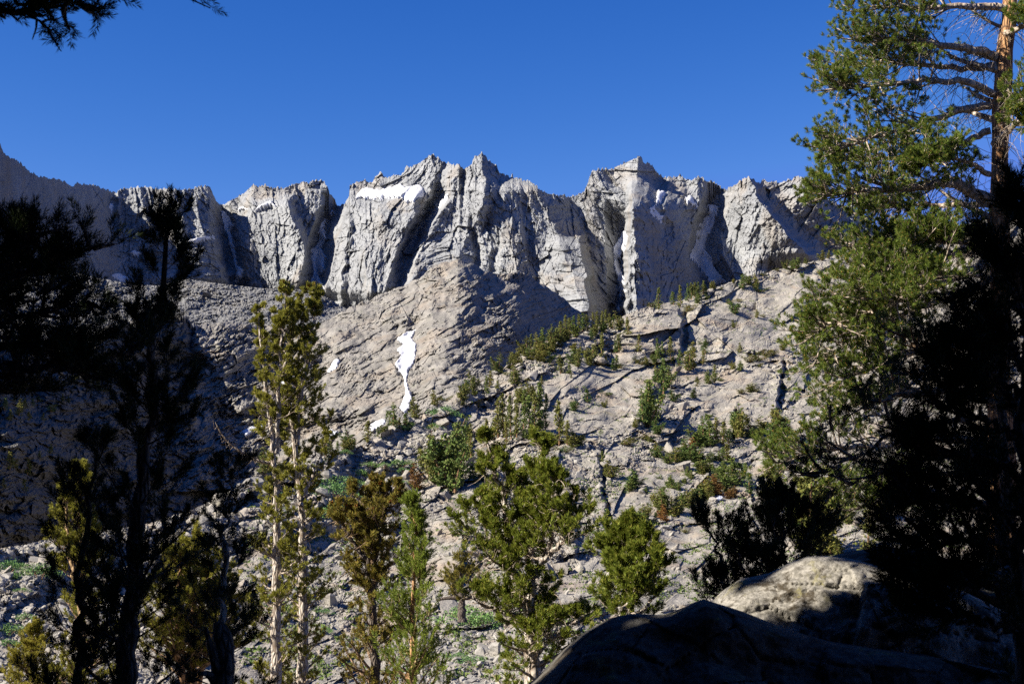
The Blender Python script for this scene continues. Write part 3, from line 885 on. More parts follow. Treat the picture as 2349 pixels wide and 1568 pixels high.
C3 = (0.3292, 975, 631); C4 = (0.3292, 1376, 573.5); CR = (0.2048, 1434, 917.5); C2 = (0.3474, 516, 602); C1 = (0.3657, 0, 401); C8 = (0.3782, 0, 975); C6 = (0.5117, 1147, 1032); C5 = (0.2048, 889, 860)
KN = ['slim', 'cone', 'bushy', 'dwarf', 'rust']
TREES = [
 (C3, [(65,870,90,2),(135,850,45,3),(250,905,150,2),(345,835,150,2),(270,830,90,2),(430,880,150,0),(450,780,100,0),(500,840,90,1),(370,920,60,3),(510,690,130,2),(590,650,90,2),(600,700,50,3),(625,760,110,2),(670,640,60,1),(680,740,25,3),(820,605,70,2),(870,610,70,2),(945,685,110,0),(910,650,40,3),(1005,690,70,1),(1020,720,30,1),
   (700,560,120,2),(740,560,130,0),(780,540,120,2),(830,530,140,2),(870,500,130,2),(910,490,110,2),(850,560,90,2),(760,590,80,3),(805,575,90,2),(935,500,90,2),(890,540,80,2),(720,590,80,2),(960,470,90,2),(640,610,90,2),
   (940,450,110,0),(975,430,130,0),(1010,430,110,1),(1040,410,110,0),(1075,400,110,0),(1100,390,110,0),(1130,390,100,0),(1170,400,120,0),(1200,390,120,0),(1230,390,120,0),(1260,380,120,0),(1290,370,90,0),(1310,370,70,1),(1160,450,60,1),(990,450,90,2),(1055,430,90,2),(1185,420,80,2),(1245,400,80,2),
   (1360,385,110,2),(1415,420,110,1),(1385,425,40,3),(1040,530,60,2),(1065,640,140,2),(1030,620,90,2),(1145,630,145,2),(1230,590,165,0),(1190,610,90,0),(1260,630,60,1),(1355,540,110,0),(1330,540,80,0),(1490,535,105,1),(1330,660,90,0),(1310,660,70,0),(1360,650,40,3),
   (1625,620,160,0),(1650,610,130,0),(1715,620,160,1),(1600,610,70,2),(1540,630,60,2),(1500,620,40,3),(1470,600,40,3),(1130,885,80,1),(1035,945,75,2),(1250,920,50,2),(1280,840,40,3),(915,920,20,3),(810,760,50,1),(660,890,120,2),(740,880,130,2),(700,900,90,1),
   (510,1130,230,0),(550,1130,250,0),(600,1140,250,0),(640,1130,240,0),(690,1150,230,0),(730,1170,270,0),(800,1100,290,0),(840,1080,210,0),(570,1180,170,0),(480,1140,120,0),(790,1080,200,0),(760,1100,230,0),(430,1120,100,0),
   (935,1190,260,1),(990,1180,140,0),(1070,1200,110,2),(1030,1200,90,2),(970,1230,60,3),(130,1480,420,2),(190,1510,400,2),(80,1450,330,2),(40,1400,230,2),(210,1250,150,2),(290,1290,240,2),(320,1300,220,0),(340,1440,120,2),(620,1500,150,2),(555,1320,100,0),
   (1545,1060,260,2),(1520,1030,180,2),(1570,1030,230,0),(1465,1060,60,2),(1610,1105,80,2),(1660,860,230,0),(1690,770,120,2),(1640,780,140,2),(1610,760,90,2),(1730,880,70,2),(1620,1250,70,2),(1570,1150,50,3),(1235,1320,80,1),(1295,1410,100,2),(1430,1490,110,2),(1390,1180,60,3)]),
 (C5, [(330,1290,250,4),(370,1060,200,0)]),
 (C4, [(410,415,130,1),(350,390,40,3),(515,380,80,1),(565,400,130,1),(615,360,110,1),(640,345,100,1),(660,330,90,1),(690,330,90,1),(720,310,80,1),(740,310,60,1),(600,430,60,3),(680,370,60,2),(740,350,40,2),(790,250,55,2),(930,210,30,2),(850,275,25,3),(985,270,80,2),(1040,240,70,2),(1085,270,95,2),(1110,290,50,3),(1140,180,30,3),(1300,130,60,2),(1340,130,60,2),(1370,130,70,2),(1240,130,25,3),(1440,60,40,2),(1550,40,60,2),(1590,40,50,2),(1640,160,80,2),(1620,190,90,2),(1680,200,60,2),
   (900,370,40,3),(960,360,30,3),(940,445,90,2),(930,540,50,2),(1090,470,50,2),(1140,465,25,3),(1015,400,25,1),(1480,290,60,2),(1440,340,60,2),(1400,360,35,3),(620,840,150,2),(650,830,160,2),(550,850,140,0),(720,800,90,0),(735,725,90,1),(815,720,20,3),(975,715,60,1),(935,840,60,2),(970,840,60,2),(1050,780,60,3),(1100,770,60,3),(1150,740,50,3),(1110,810,30,3),(1200,730,40,3),(1270,700,60,2),(1300,650,40,2),
   (755,930,80,2),(800,930,110,0),(850,910,40,3),(680,950,60,1),(985,1000,45,3),(1040,990,60,2),(1100,985,45,3),(1270,970,45,3),(1310,980,30,3),(655,1030,60,2),(745,1170,30,3)]),
 (CR, [(880,520,260,2),(960,520,270,2),(1010,520,260,0),(1100,500,200,1),(1160,480,130,1),(830,520,180,2),(1240,400,280,2),(1290,420,260,2),(1380,400,180,1),(1440,420,110,2),(1500,400,90,2),(1560,380,140,2),(1640,460,200,2),(1700,440,290,2),(1740,420,260,2),(1790,460,220,2),(1600,640,200,2),(1680,640,210,2),(1760,660,210,2),(1850,600,220,2),
   (490,710,110,2),(560,690,130,2),(620,680,150,2),(680,690,220,2),(740,600,140,4),(760,700,150,2),(800,700,130,2),(860,680,90,2),(950,690,100,2),(1000,680,80,2),(1050,680,90,2),(1090,690,130,0),(1130,700,160,0),(1170,690,80,2),(840,820,150,2),(880,830,130,2),(920,810,100,2),(960,790,80,2),(700,850,90,2),(740,880,80,2),(670,930,60,2),
   (1070,880,150,2),(1120,900,170,2),(1180,960,240,2),(1220,940,200,0),(1290,950,190,1),(1340,880,140,0),(1010,1050,170,4),(1050,1060,150,4),(1210,1090,100,4),(1160,1100,90,4),(1150,1040,200,2),(1400,1060,190,0),(870,1100,150,2),(920,1090,180,2),(830,1120,130,2),(960,1110,90,2),(700,1200,160,2),(740,1180,150,2),(770,1190,120,0),
   (360,1200,170,2),(420,1260,200,2),(470,1280,240,2),(540,1300,170,2),(590,1280,150,2),(640,1250,160,0),(450,1360,150,4),(150,1400,180,2),(190,1360,150,2),(240,1300,110,2),(120,1440,120,1),(280,1400,80,2),(340,1380,100,0),(490,980,90,2),(540,990,120,2),(600,1010,90,2),(50,1020,130,2),(110,990,140,2),(225,1040,55,2),(390,880,40,3),(660,1480,55,3),(1480,1500,50,3),(1370,1350,35,3),(350,1470,50,3),
   (370,640,110,2),(330,640,60,2),(360,370,100,2),(270,460,50,3),(920,215,60,2)]),
 (C6, [(1200,220,170,2),(1370,460,330,2),(1430,440,300,2),(1480,470,300,2),(1520,470,60,2),(1650,480,200,1),(1310,330,150,2),(1560,330,160,2),(1720,300,150,2)]),
 (C2, [(830,1170,110,2),(790,1180,80,2),(850,1190,60,0),(940,1160,120,0),(1110,1100,150,2),(1190,1110,100,1),(1260,1030,120,2),(1045,1110,60,2),(1010,1110,60,1),(665,1230,110,0),(700,1220,80,0),(740,1220,70,0),(1150,1090,60,2),(250,1380,150,2),(290,1350,100,2)]),
]
WALL_TREES = [(C1, [(590,1160,30,1),(600,1240,60,1),(615,1340,60,1),(650,1360,40,3),(120,1510,90,1),(30,1480,70,1),(150,1470,60,1),(200,1450,40,1),(395,1420,40,1),(430,1430,40,1),(320,1480,50,3),(60,1540,60,1),(20,1380,40,1),(450,1290,40,3),(560,1310,40,1),(240,1420,40,3),(90,1430,40,1),(180,1540,50,1),(270,1540,40,1)]),
              (C8, [(60,270,90,1),(90,260,60,2),(165,300,80,1),(235,200,40,1),(305,170,50,1),(145,400,60,1),(20,380,50,1)])]

def region(px, py, layer):
    if layer == 'valley_wall': return 'on shaded valley wall'
    if py < 640 and px > 1640: return 'on the right-hand crest'
    if py < 722 and px > 1430: return 'along the skyline crest'
    if px > 1180 and px < 1440 and py < 775: return 'in the skyline stand below the cliff'
    if px > 1120 and px < 1320 and py < 835: return 'on talus under the skyline stand'
    if px < 900 and py < 1110: return 'at the valley foot'
    if px < 1245 and py < 945: return 'on talus beside the snow tongue'
    if px > 1100 and px < 1262 and py < 1040: return 'in the grove with orange trunks'
    if px < 1110 and py < 1180: return 'in the dense talus clump'
    if py < 905 and px < 1480: return 'on the pale upper slabs'
    if py < 905: return 'on the upper ledges'
    if px < 1400 and py > 1000: return 'in the dark rocky cleft'
    if px < 1520 and py < 1075: return 'on slabs beside the green belt'
    if px > 1815: return 'behind the orange trunked pine'
    if py < 1010: return 'at the top of the green belt'
    if py < 1068: return 'in the middle green belt'
    if py < 1150: return 'in the rusty green belt'
    return 'at the big slab top edge'

LOOK = {'slim': ['slim'], 'cone': ['pointed'], 'bushy': ['bushy'], 'dwarf': ['spreading dwarf'], 'rust': ['rust brown']}
SIZEW = lambda h: 'tiny' if h < 2.6 else 'small' if h < 5 else 'medium' if h < 8 else 'tall'
def ordinal(n):
    w = ['first', 'second', 'third', 'fourth', 'fifth', 'sixth', 'seventh', 'eighth', 'ninth', 'tenth', 'eleventh', 'twelfth']
    if n <= 12: return w[n - 1]
    return '%d%s' % (n, 'th' if 10 < n % 100 < 14 else {1: 'st', 2: 'nd', 3: 'rd'}.get(n % 10, 'th'))

rng = np.random.default_rng(77)
placed = []
for layer, sets in (('rock_slope', TREES), ('valley_wall', WALL_TREES)):
    for (fa, ox, oy), lst in sets:
        for cx, cy, ch, kd in lst:
            px, py, hp = ox + fa * cx, oy + fa * cy, fa * ch
            L = LAYERS[layer]
            ytop = np.interp(px, L['px'], L['yt'])
            py = max(py, ytop + 3)
            p = on(layer, px, py)[0]
            H = hp / F * p[1] * (1.3 if px > 1470 and py > 930 else 1.2)
            placed.append([px, py, p, H, KN[kd], layer, region(px, py, layer)])
from collections import defaultdict
byreg = defaultdict(list)
for t in placed:
    byreg[(t[6], t[4], SIZEW(t[3]))].append(t)
for (reg, kind, sz), lst in byreg.items():
    lst.sort(key=lambda t: t[0])
    for i, (px, py, p, H, kd, layer, rg) in enumerate(lst):
        look = LOOK[kd][0]
        if len(lst) == 1: lab = 'only %s %s pine %s' % (sz, look, rg)
        else: lab = '%s %s pine, %s from left of these %s' % (sz, look, ordinal(i + 1), rg)
        if len(lab.split()) > 16: lab = lab.replace(' of these', '')
        matn = 'pine_rust' if kd == 'rust' else ('pine_far_green' if (rng.random() < 0.45 or 'belt' in rg) and rng.random() < 0.75 else 'pine_far')
        pk = 'bushy' if kd == 'rust' else kd
        cm, tm = proto(pk, int(rng.integers(0, 4)), matn)
        nm = {'dwarf': 'dwarf_pine', 'rust': 'dead_pine'}.get(kd, 'pine_tree')
        t = thing(nm, lab, 'pine tree', p - np.array([0, 0, 0.15]), 'pines scattered over the rock slope' if layer == 'rock_slope' else 'pines on the shaded valley wall')
        s = H / 10.0
        wid = s * (1.75 if kd == 'dwarf' else rng.uniform(1.05, 1.45)) * (1.0 if H > 8 else 1.25) * (1.2 if 'belt' in rg else 1.0) * (0.72 if H > 9 else 1.0)
        t.scale = (wid, wid, s * (0.8 if kd == 'dwarf' else 1.0))
        t.rotation_euler = (0, 0, rng.uniform(0, 6.28))
        for nm_, me_ in (('crown', cm), ('trunk', tm)):
            o = bpy.data.objects.new(nm_, me_); COL.objects.link(o); o.parent = t

# ------------------------------------------------------------------ low plants in the joints and on the ledges
rng = np.random.default_rng(88)
x = rng.uniform(560, 2250, 26000); y = rng.uniform(560, 1560, 26000)
ok = (y > slope_top(x) + 4)
f = vnoise2(x / 45.0, y / 16.0, 401) + 0.7 * vnoise2(x / 120.0, y / 60.0, 402) + 0.25 * smooth(900, 1200, y)
ok &= f > 0.34
x, y = x[ok], y[ok]
P = on('rock_slope', x, y)
C = (P[:, None] + rng.normal(0, 1, (len(P), 9, 3)) * np.array([0.42, 0.42, 0.16]) + np.array([0, 0, 0.22])).reshape(-1, 3)
V, Fq = leaf_quads(rng, C, 0.27)
tag(mesh_obj('ground_cover', V, Fq, M['pine_far_green']), kind='stuff')

# ------------------------------------------------------------------ willow shrubs
C7 = (0.3418, 516, 1032)
SHRUBS = [(C2, [(790,1265,60),(955,1355,80),(1050,1350,60),(1160,1350,120),(1170,1390,80),(870,1410,90),(860,1470,80),(1160,1480,100),(1440,1020,130),(1390,1100,70),(1150,1100,70),(1210,1090,70)]),
          (C7, [(740,250,180),(720,320,200),(760,430,170),(720,480,180),(890,180,90),(1610,1160,250),(1700,1200,180),(680,1000,80),(660,1100,80),(660,1230,80),(300,330,120),(1650,1430,120),(1560,1400,90)]),
          (C8, [(40,890,140),(130,870,80),(230,930,160),(50,1270,120),(40,1340,100),(150,1180,80),(130,1010,60)])]
def shrub_mesh(seed):
    r = np.random.default_rng(seed)
    C = []
    for k in range(26):
        a, d = r.uniform(0, 6.28), math.sqrt(r.uniform(0, 1))
        c = np.array([math.cos(a) * d, math.sin(a) * d * 0.8, 0.32 * (1 - d * d) + 0.08])
        C.append(c + r.normal(0, 1, (46, 3)) * np.array([0.12, 0.12, 0.07]))
    C = np.concatenate(C); C[:, 2] = np.abs(C[:, 2])
    V, Fq = leaf_quads(r, C, 0.035)
    st = []
    for k in range(9):
        a, d = r.uniform(0, 6.28), r.uniform(0.2, 0.8)
        st.append(tube([(0.1 * math.cos(a), 0.1 * math.sin(a), -0.1), (0.5 * d * math.cos(a), 0.5 * d * math.sin(a), 0.12), (d * math.cos(a), d * math.sin(a), 0.25)], [0.014, 0.01, 0.004], 4))
    return (V, Fq), join(st)
SHRUB_PROTOS = []
for k in range(4):
    (V, Fq), (tv, tf) = shrub_mesh(900 + k)
    o1 = mesh_obj('foliage', V, Fq, M['willow']); o2 = mesh_obj('stems', tv, tf, M['far_bark'])
    SHRUB_PROTOS.append((o1.data, o2.data)); bpy.data.objects.remove(o1); bpy.data.objects.remove(o2)
def shrub_region(px, py):
    if px < 150: return 'on the talus at the lower left'
    if px < 660 and py < 1200: return 'behind the pale twin pine stems'
    if px < 800 and py > 1250: return 'between pale twin and dark forked pines'
    if px < 840 and py < 1250: return 'on the talus right of the pale twin pine'
    if py > 1380: return 'low between conical and bushy pines'
    return 'left of the tall pine clump'
sl_ = []
for (fa, ox, oy), lst in SHRUBS:
    for cx, cy, w in lst:
        px, py = ox + fa * cx, oy + fa * cy
        sl_.append([px, py, fa * w, shrub_region(px, py)])
g_ = defaultdict(list)
for s in sl_: g_[s[3]].append(s)
for rg, lst in g_.items():
    lst.sort()
    for i, (px, py, w, _) in enumerate(lst):
        p = on('rock_slope', px, py)[0]
        W = w / F * p[1] * 0.9
        lab = '%s green willow shrub from left, %s' % (ordinal(i + 1), rg) if len(lst) > 1 else 'green willow shrub %s' % rg
        t = thing('shrub', lab, 'shrub', p, 'willow shrubs on the talus')
        t.scale = (W, W, W * rng.uniform(0.9, 1.3)); t.rotation_euler = (0, 0, rng.uniform(-0.5, 0.5))
        a_, b_ = SHRUB_PROTOS[i % 4]
        for nm_, me_ in (('foliage', a_), ('stems', b_)):
            o = bpy.data.objects.new(nm_, me_); COL.objects.link(o); o.parent = t
# ------------------------------------------------------------------ foreground pines
def bark_mat(name, c1, c2, c3, size):
    m, nt, b = new_mat(name, 0.92, 0.1)
    v = obj_vec(nt, (1, 1, 0.35))
    vo = nt.nodes.new('ShaderNodeTexVoronoi'); vo.feature = 'DISTANCE_TO_EDGE'; vo.inputs['Scale'].default_value = 1 / size
    nt.links.new(v, vo.inputs['Vector'])
    n1 = noise_n(nt, v, 0.6 / size, 5, 0.65)
    c = mixc(nt, ramp(nt, n1, [(0.35, (0, 0, 0)), (0.65, (1, 1, 1))]), c1, c2)
    c = mixc(nt, ramp(nt, vo.outputs['Distance'], [(0.0, (1, 1, 1)), (0.16, (0, 0, 0))]), c, c3)
    nt.links.new(c, b.inputs['Base Color'])
    bp = nt.nodes.new('ShaderNodeBump'); bp.inputs['Strength'].default_value = 0.8; bp.inputs['Distance'].default_value = size * 0.4
    nt.links.new(ramp(nt, vo.outputs['Distance'], [(0.0, (0, 0, 0)), (0.3, (1, 1, 1))]), bp.inputs['Height'])
    nt.links.new(bp.outputs[0], b.inputs['Normal'])
    return m
M['bark_orange'] = bark_mat('bark_orange', (0.36, 0.19, 0.085), (0.44, 0.27, 0.14), (0.11, 0.055, 0.03), 0.075)
M['bark_pale'] = bark_mat('bark_pale', (0.40, 0.35, 0.29), (0.50, 0.45, 0.39), (0.20, 0.15, 0.11), 0.06)
M['bark_tan'] = bark_mat('bark_tan', (0.36, 0.24, 0.13), (0.44, 0.32, 0.18), (0.14, 0.09, 0.05), 0.05)
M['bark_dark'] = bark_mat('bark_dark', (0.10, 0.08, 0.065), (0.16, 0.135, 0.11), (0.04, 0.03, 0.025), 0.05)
M['twig_pale'] = bark_mat('twig_pale', (0.34, 0.28, 0.22), (0.44, 0.37, 0.29), (0.2, 0.15, 0.11), 0.1)
M['twig_brown'] = bark_mat('twig_brown', (0.24, 0.16, 0.10), (0.32, 0.22, 0.14), (0.12, 0.08, 0.05), 0.1)
M['needles'] = leaf_mat('needles', (0.085, 0.13, 0.02), (0.18, 0.225, 0.036), (0.27, 0.26, 0.055), 0.55, 0.3)
M['needles_olive'] = leaf_mat('needles_olive', (0.16, 0.165, 0.028), (0.30, 0.29, 0.048), (0.38, 0.31, 0.07), 0.55, 0.3)
M['needles_brownish'] = leaf_mat('needles_brownish', (0.12, 0.115, 0.026), (0.22, 0.20, 0.038), (0.29, 0.19, 0.055), 0.55, 0.28)
M['needles_fresh'] = leaf_mat('needles_fresh', (0.13, 0.18, 0.024), (0.24, 0.29, 0.045), (0.32, 0.32, 0.065), 0.55, 0.32)
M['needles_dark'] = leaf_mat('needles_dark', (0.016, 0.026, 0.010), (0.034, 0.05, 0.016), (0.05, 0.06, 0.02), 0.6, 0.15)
M['buds'] = leaf_mat('buds', (0.26, 0.15, 0.05), (0.36, 0.22, 0.07))
M['cones'] = leaf_mat('cones', (0.20, 0.075, 0.025), (0.30, 0.12, 0.035))

def needles(rng, P, D, n, length, width, shoot, up=0.0):
    """n needles around every shoot at P pointing along D (bottle brush shoot of the given length) -> triangles"""
    m = len(P)
    D = normalize(D)
    ref = np.where(np.abs(D[:, 2:3]) > 0.9, np.array([[1.0, 0, 0]]), np.array([[0, 0, 1.0]]))
    U = normalize(np.cross(D, ref)); W = np.cross(D, U)
    a = rng.uniform(0, 2 * math.pi, (m, n)); s = rng.uniform(0, 1, (m, n)) ** 0.8
    rad = U[:, None] * np.cos(a)[..., None] + W[:, None] * np.sin(a)[..., None]
    spread = rng.uniform(0.55, 1.15, (m, n)) * (1.1 - 0.65 * s)
    nd = normalize(D[:, None] * 0.75 + rad * spread[..., None] + np.array([0, 0, up]))
    base = P[:, None] + D[:, None] * (s * shoot)[..., None]
    ln = length * rng.uniform(0.75, 1.15, (m, n))
    tip = base + nd * ln[..., None]
    side = normalize(np.cross(nd, normalize(rng.normal(size=(m, n, 3))))) * (width * 0.5)
    mid = base + nd * (ln * 0.45)[..., None]
    V = np.stack([base, mid + side, tip, mid - side], 2).reshape(-1, 3)
    return V, np.arange(len(V)).reshape(-1, 4)

def resample(path, n):
    path = np.asarray(path, float)
    d = np.concatenate([[0], np.cumsum(np.linalg.norm(np.diff(path, axis=0), axis=1))])
    t = np.linspace(0, d[-1], n)
    # smooth interpolation
    q = np.stack([np.interp(t, d, path[:, i]) for i in range(3)], -1)
    for _ in range(2):
        q[1:-1] = 0.25 * q[:-2] + 0.5 * q[1:-1] + 0.25 * q[2:]
    return q

def tubes(paths, r0, r1, k=4):
    """many tapered twigs at once: paths (m, n, 3)"""
    m, n, _ = paths.shape
    tan = normalize(np.gradient(paths, axis=1))
    ref = np.where(np.abs(tan[..., 2:3]) > 0.9, np.array([1.0, 0, 0]), np.array([0, 0, 1.0]))
    u = normalize(np.cross(tan, ref)); w = np.cross(tan, u)
    r0 = np.broadcast_to(np.asarray(r0, float), (m,)); r1 = np.broadcast_to(np.asarray(r1, float), (m,))
    rad = r0[:, None] + (r1 - r0)[:, None] * np.linspace(0, 1, n)[None]
    an = np.arange(k) / k * 2 * math.pi
    V = paths[:, :, None] + (u[:, :, None] * np.cos(an)[:, None] + w[:, :, None] * np.sin(an)[:, None]) * rad[:, :, None, None]
    i = np.arange(m * n * k).reshape(m, n, k)
    a, b_ = i[:, :-1], i[:, 1:]
    Fc = np.stack([a, np.roll(a, -1, 2), np.roll(b_, -1, 2), b_], -1).reshape(-1, 4)
    return V.reshape(-1, 3), Fc

def curve_paths(rng, P, D, L, n=6, bend=0.0, wob=0.12, droop=None):
    """curved paths from P along D, length L, bending up (bend > 0) along the way"""
    m = len(P)
    t = np.linspace(0, 1, n)
    D = normalize(D)
    up = np.array([0, 0, 1.0])
    q = P[:, None] + D[:, None] * (L[:, None] * t[None])[..., None]
    b = np.broadcast_to(np.asarray(bend, float), (m,))
    q = q + up * (b[:, None] * L[:, None] * t[None] ** 2)[..., None]
    ref = normalize(np.cross(D, rng.normal(size=(m, 3))))
    ph = rng.uniform(0, 6.28, (m, 1))
    q = q + ref[:, None] * (wob * L[:, None] * (np.sin(t[None] * 4.0 + ph) - np.sin(ph)) * t[None])[..., None]
    return q

def interp_path(q, s):
    """points and tangents at parameters s (m,k) on paths q (m,n,3)"""
    m, n, _ = q.shape
    f = np.clip(s, 0, 1) * (n - 1); i = np.clip(np.floor(f).astype(int), 0, n - 2); w = (f - i)[..., None]
    r = np.arange(m)[:, None]
    a, b = q[r, i], q[r, i + 1]
    return a * (1 - w) + b * w, normalize(b - a)

def pine(name, label, trunks, nb, env, z0, mats, tuft, seed, elev=(0.2, 0.7), twigs=6, twig_len=0.35, tufts=4, bare=0.3, bend=0.25, bare_twigs=0, cones=0, cat='pine tree', side=None, limbs=None, limb_tw=0.34, canopy=None, wig=0.04, group=None, extra_dead=None, azbias=None, buds=False):
    """trunks: list of (picture points, distance, r_base, r_top); env(t) -> branch length (m) at height fraction t (0 base, 1 top)
       mats: (trunk, branch, needles); tuft: (needles per shoot, needle length, width, shoot length)"""
    r = np.random.default_rng(seed)
    base = None; tparts = []; bp, bd, bl, br = [], [], [], []
    for ti, (pts, d, ra, rb) in enumerate(trunks):
        pts = np.asarray(pts, float)
        dd = np.interp(np.linspace(0, 1, len(pts)), [0, 1], d if isinstance(d, (tuple, list)) else (d, d))
        path = resample(PT(pts[:, 0], pts[:, 1], dd), 26)
        path[1:-1] += r.normal(0, wig, (24, 3)) * np.array([1, 1, 0.2]) * 0.5
        if base is None: base = path[0].copy()
        rad = ra + (rb - ra) * np.linspace(0, 1, 26) ** 0.9
        rad *= 1 + 0.08 * r.normal(size=26)
        tparts.append(tube(path, rad, 9))
        n_ = int(nb[ti] if isinstance(nb, (list, tuple)) else nb)
        t = np.sort(z0[ti] + (1 - z0[ti]) * r.uniform(0, 1, n_)) if isinstance(z0, (list, tuple)) else np.sort(z0 + (1 - z0) * r.uniform(0, 1, n_))
        p, tg = interp_path(path[None], t[None]); p, tg = p[0], tg[0]
        az = r.uniform(0, 2 * math.pi, n_) if azbias is None else r.normal(azbias[0], azbias[1], n_)
        el = r.uniform(elev[0], elev[1], n_) + 0.5 * np.clip(t - 0.75, 0, 1) * 3
        L_ = np.array([env(q) for q in t]) * r.uniform(0.55, 1.15, n_)
        dirs = np.stack([np.cos(az) * np.cos(el), np.sin(az) * np.cos(el), np.sin(el)], -1)
        bp.append(p); bd.append(dirs); bl.append(L_); br.append(np.clip(np.interp(t, np.linspace(0, 1, 26), rad) * 0.42, 0.004, 0.06) * np.clip(L_ / 0.8, 0.35, 1.2))
    P = np.concatenate(bp); D = np.concatenate(bd); L_ = np.concatenate(bl); Rr = np.concatenate(br)
    bparts, tp, td = [], [], []
    paths = curve_paths(r, P, D, L_, 8, bend, 0.07)
    bparts.append(tubes(paths, Rr, np.clip(Rr * 0.25, 0.003, None), 5))
    allp, alls, allL = paths, np.ones(len(P)), L_
    if limbs:
        for pts, d, ra, ln_tw in limbs:
            pts = np.asarray(pts, float)
            dd = np.interp(np.linspace(0, 1, len(pts)), [0, 1], d)
            q = resample(PT(pts[:, 0], pts[:, 1], dd), 8)
            fine = resample(PT(pts[:, 0], pts[:, 1], dd), 24); fine[1:] += r.normal(0, 0.015, (23, 3))
            bparts.append(tube(fine, np.linspace(ra, max(0.003, ra * 0.18 - 0.004), 24), 7))
            allp = np.concatenate([allp, q[None]]); alls = np.append(alls, ln_tw); allL = np.append(allL, np.linalg.norm(q[-1] - q[0]))
    # twigs
    def twig_layer(paths, Ls, k, s0, lf, spread, kindbend, n=5, lmin=0.06):
        m = len(paths)
        s = r.uniform(s0, 1.0, (m, k))
        p, tg = interp_path(paths, s)
        rd = normalize(r.normal(size=(m, k, 3)) * np.array([1, 1, 0.55]) + np.array([0, 0, 0.25]))
        dirs = normalize(tg * 0.75 + rd * spread)
        ln = np.maximum(Ls[:, None] * lf * r.uniform(0.4, 1.1, (m, k)) * (1.15 - 0.55 * s), lmin)
        return curve_paths(r, p.reshape(-1, 3), dirs.reshape(-1, 3), ln.reshape(-1), n, kindbend, 0.08), ln.reshape(-1)
    # branches first, limbs with more twigs
    nbm = len(P)
    tw, tl = twig_layer(allp[:nbm], allL[:nbm], twigs, bare, twig_len, 0.8, 0.25)
    tws, tls = [tw], [tl]
    if limbs:
        for j in range(nbm, len(allp)):
            k = int(alls[j] * (1.25 if limb_tw > 0.3 else 1.0))
            w1, l1 = twig_layer(allp[j:j + 1], allL[j:j + 1], k, 0.34, limb_tw, 0.75, 0.12, 7, 0.3 if limb_tw > 0.3 else 0.12)
            bparts.append(tubes(w1, 0.016, 0.006, 4))
            w2, l2 = twig_layer(w1, l1, 7 if limb_tw > 0.3 else 3, 0.25, 0.42, 0.7, 0.3, 5, 0.14 if limb_tw > 0.3 else 0.06)
            tws += [w1, w2]; tls += [l1, l2]
            w1 = None
    # put every twig set into one list
    sets = []
    for w, l in zip(tws, tls):
        bparts.append(tubes(w, np.clip(l * 0.016, 0.0035, 0.012), 0.0025, 3))
        k = tufts
        s = np.concatenate([np.ones((len(w), 1)), r.uniform(0.35, 0.98, (len(w), k - 1))], 1)
        p, tg = interp_path(w, s)
        sets.append((p.reshape(-1, 3), tg.reshape(-1, 3)))
    # shoots at the ends of the branches themselves
    s = np.concatenate([np.ones((nbm, 1)), r.uniform(0.6, 1.0, (nbm, 3))], 1)
    p, tg = interp_path(allp[:nbm], s); sets.append((p.reshape(-1, 3), tg.reshape(-1, 3)))
    if limbs:
        p, tg = interp_path(allp[nbm:], np.tile(np.array([[1.0, 0.97, 0.93, 0.88, 0.82]]), (len(allp) - nbm, 1))); sets.append((p.reshape(-1, 3), tg.reshape(-1, 3)))
    TP = np.concatenate([q[0] for q in sets]); TD = np.concatenate([q[1] for q in sets])
    TD = normalize(TD + r.normal(0, 0.28, TD.shape) + np.array([0, 0, 0.35]))
    if bare_twigs:
        i = r.integers(0, len(allp), bare_twigs)
        s = r.uniform(0.05, 0.75, (bare_twigs, 1))
        p, tg = interp_path(allp[i], s)
        dirs = normalize(tg[:, 0] * 0.6 + r.normal(0, 0.5, (bare_twigs, 3)) + np.array([0, 0, -0.35]))
        w = curve_paths(r, p[:, 0], dirs, r.uniform(0.15, 0.6, bare_twigs) * np.clip(allL[i], 0.4, 1.6), 6, -0.25, 0.16)
        bparts.append(tubes(w, 0.0065, 0.002, 3))
    # parts
    root = thing(name, label, cat, base, group)
    def part(nm, V, Fc, mt, sm=False):
        return mesh_obj(nm, V - base, Fc, mt, root, sm)
    V, Fc = join(tparts); part('trunk', V, Fc, mats[0], True)
    if extra_dead is not None:
        bparts.append(extra_dead)
    V, Fc = join(bparts); part('branches', V, Fc, mats[1], True)
    nn, nl, nw, sh = tuft
    V, Fc = needles(r, TP, TD, nn, nl, nw, sh, 0.05); 
    if canopy is not None:
        V2, F2 = canopy; V, Fc = np.concatenate([V, V2]), np.concatenate([Fc, F2 + len(V)])  # unseen shading leaves merged into the needles
    part('needles', V, Fc, mats[2])
    if buds:
        sel = r.random(len(TP)) < 0.75
        tip = TP[sel] + normalize(TD[sel]) * sh
        V, Fc = needles(r, tip, TD[sel], 5, 0.022, 0.012, 0.012); part('buds', V, Fc, M['buds'])
    if cones:
        i = np.argsort(-TP[:, 2] + r.normal(0, 0.5, len(TP)))[:cones * 3]; i = r.choice(i, cones, replace=False)
        V, Fc = needles(r, TP[i], TD[i], 26, 0.035, 0.03, 0.05); part('cones', V, Fc, M['cones'])
    return root, len(TP)

def poly_env(pts):
    pts = np.asarray(pts, float)
    return lambda t: float(np.interp(t, pts[:, 0], pts[:, 1]))

CNT = {}
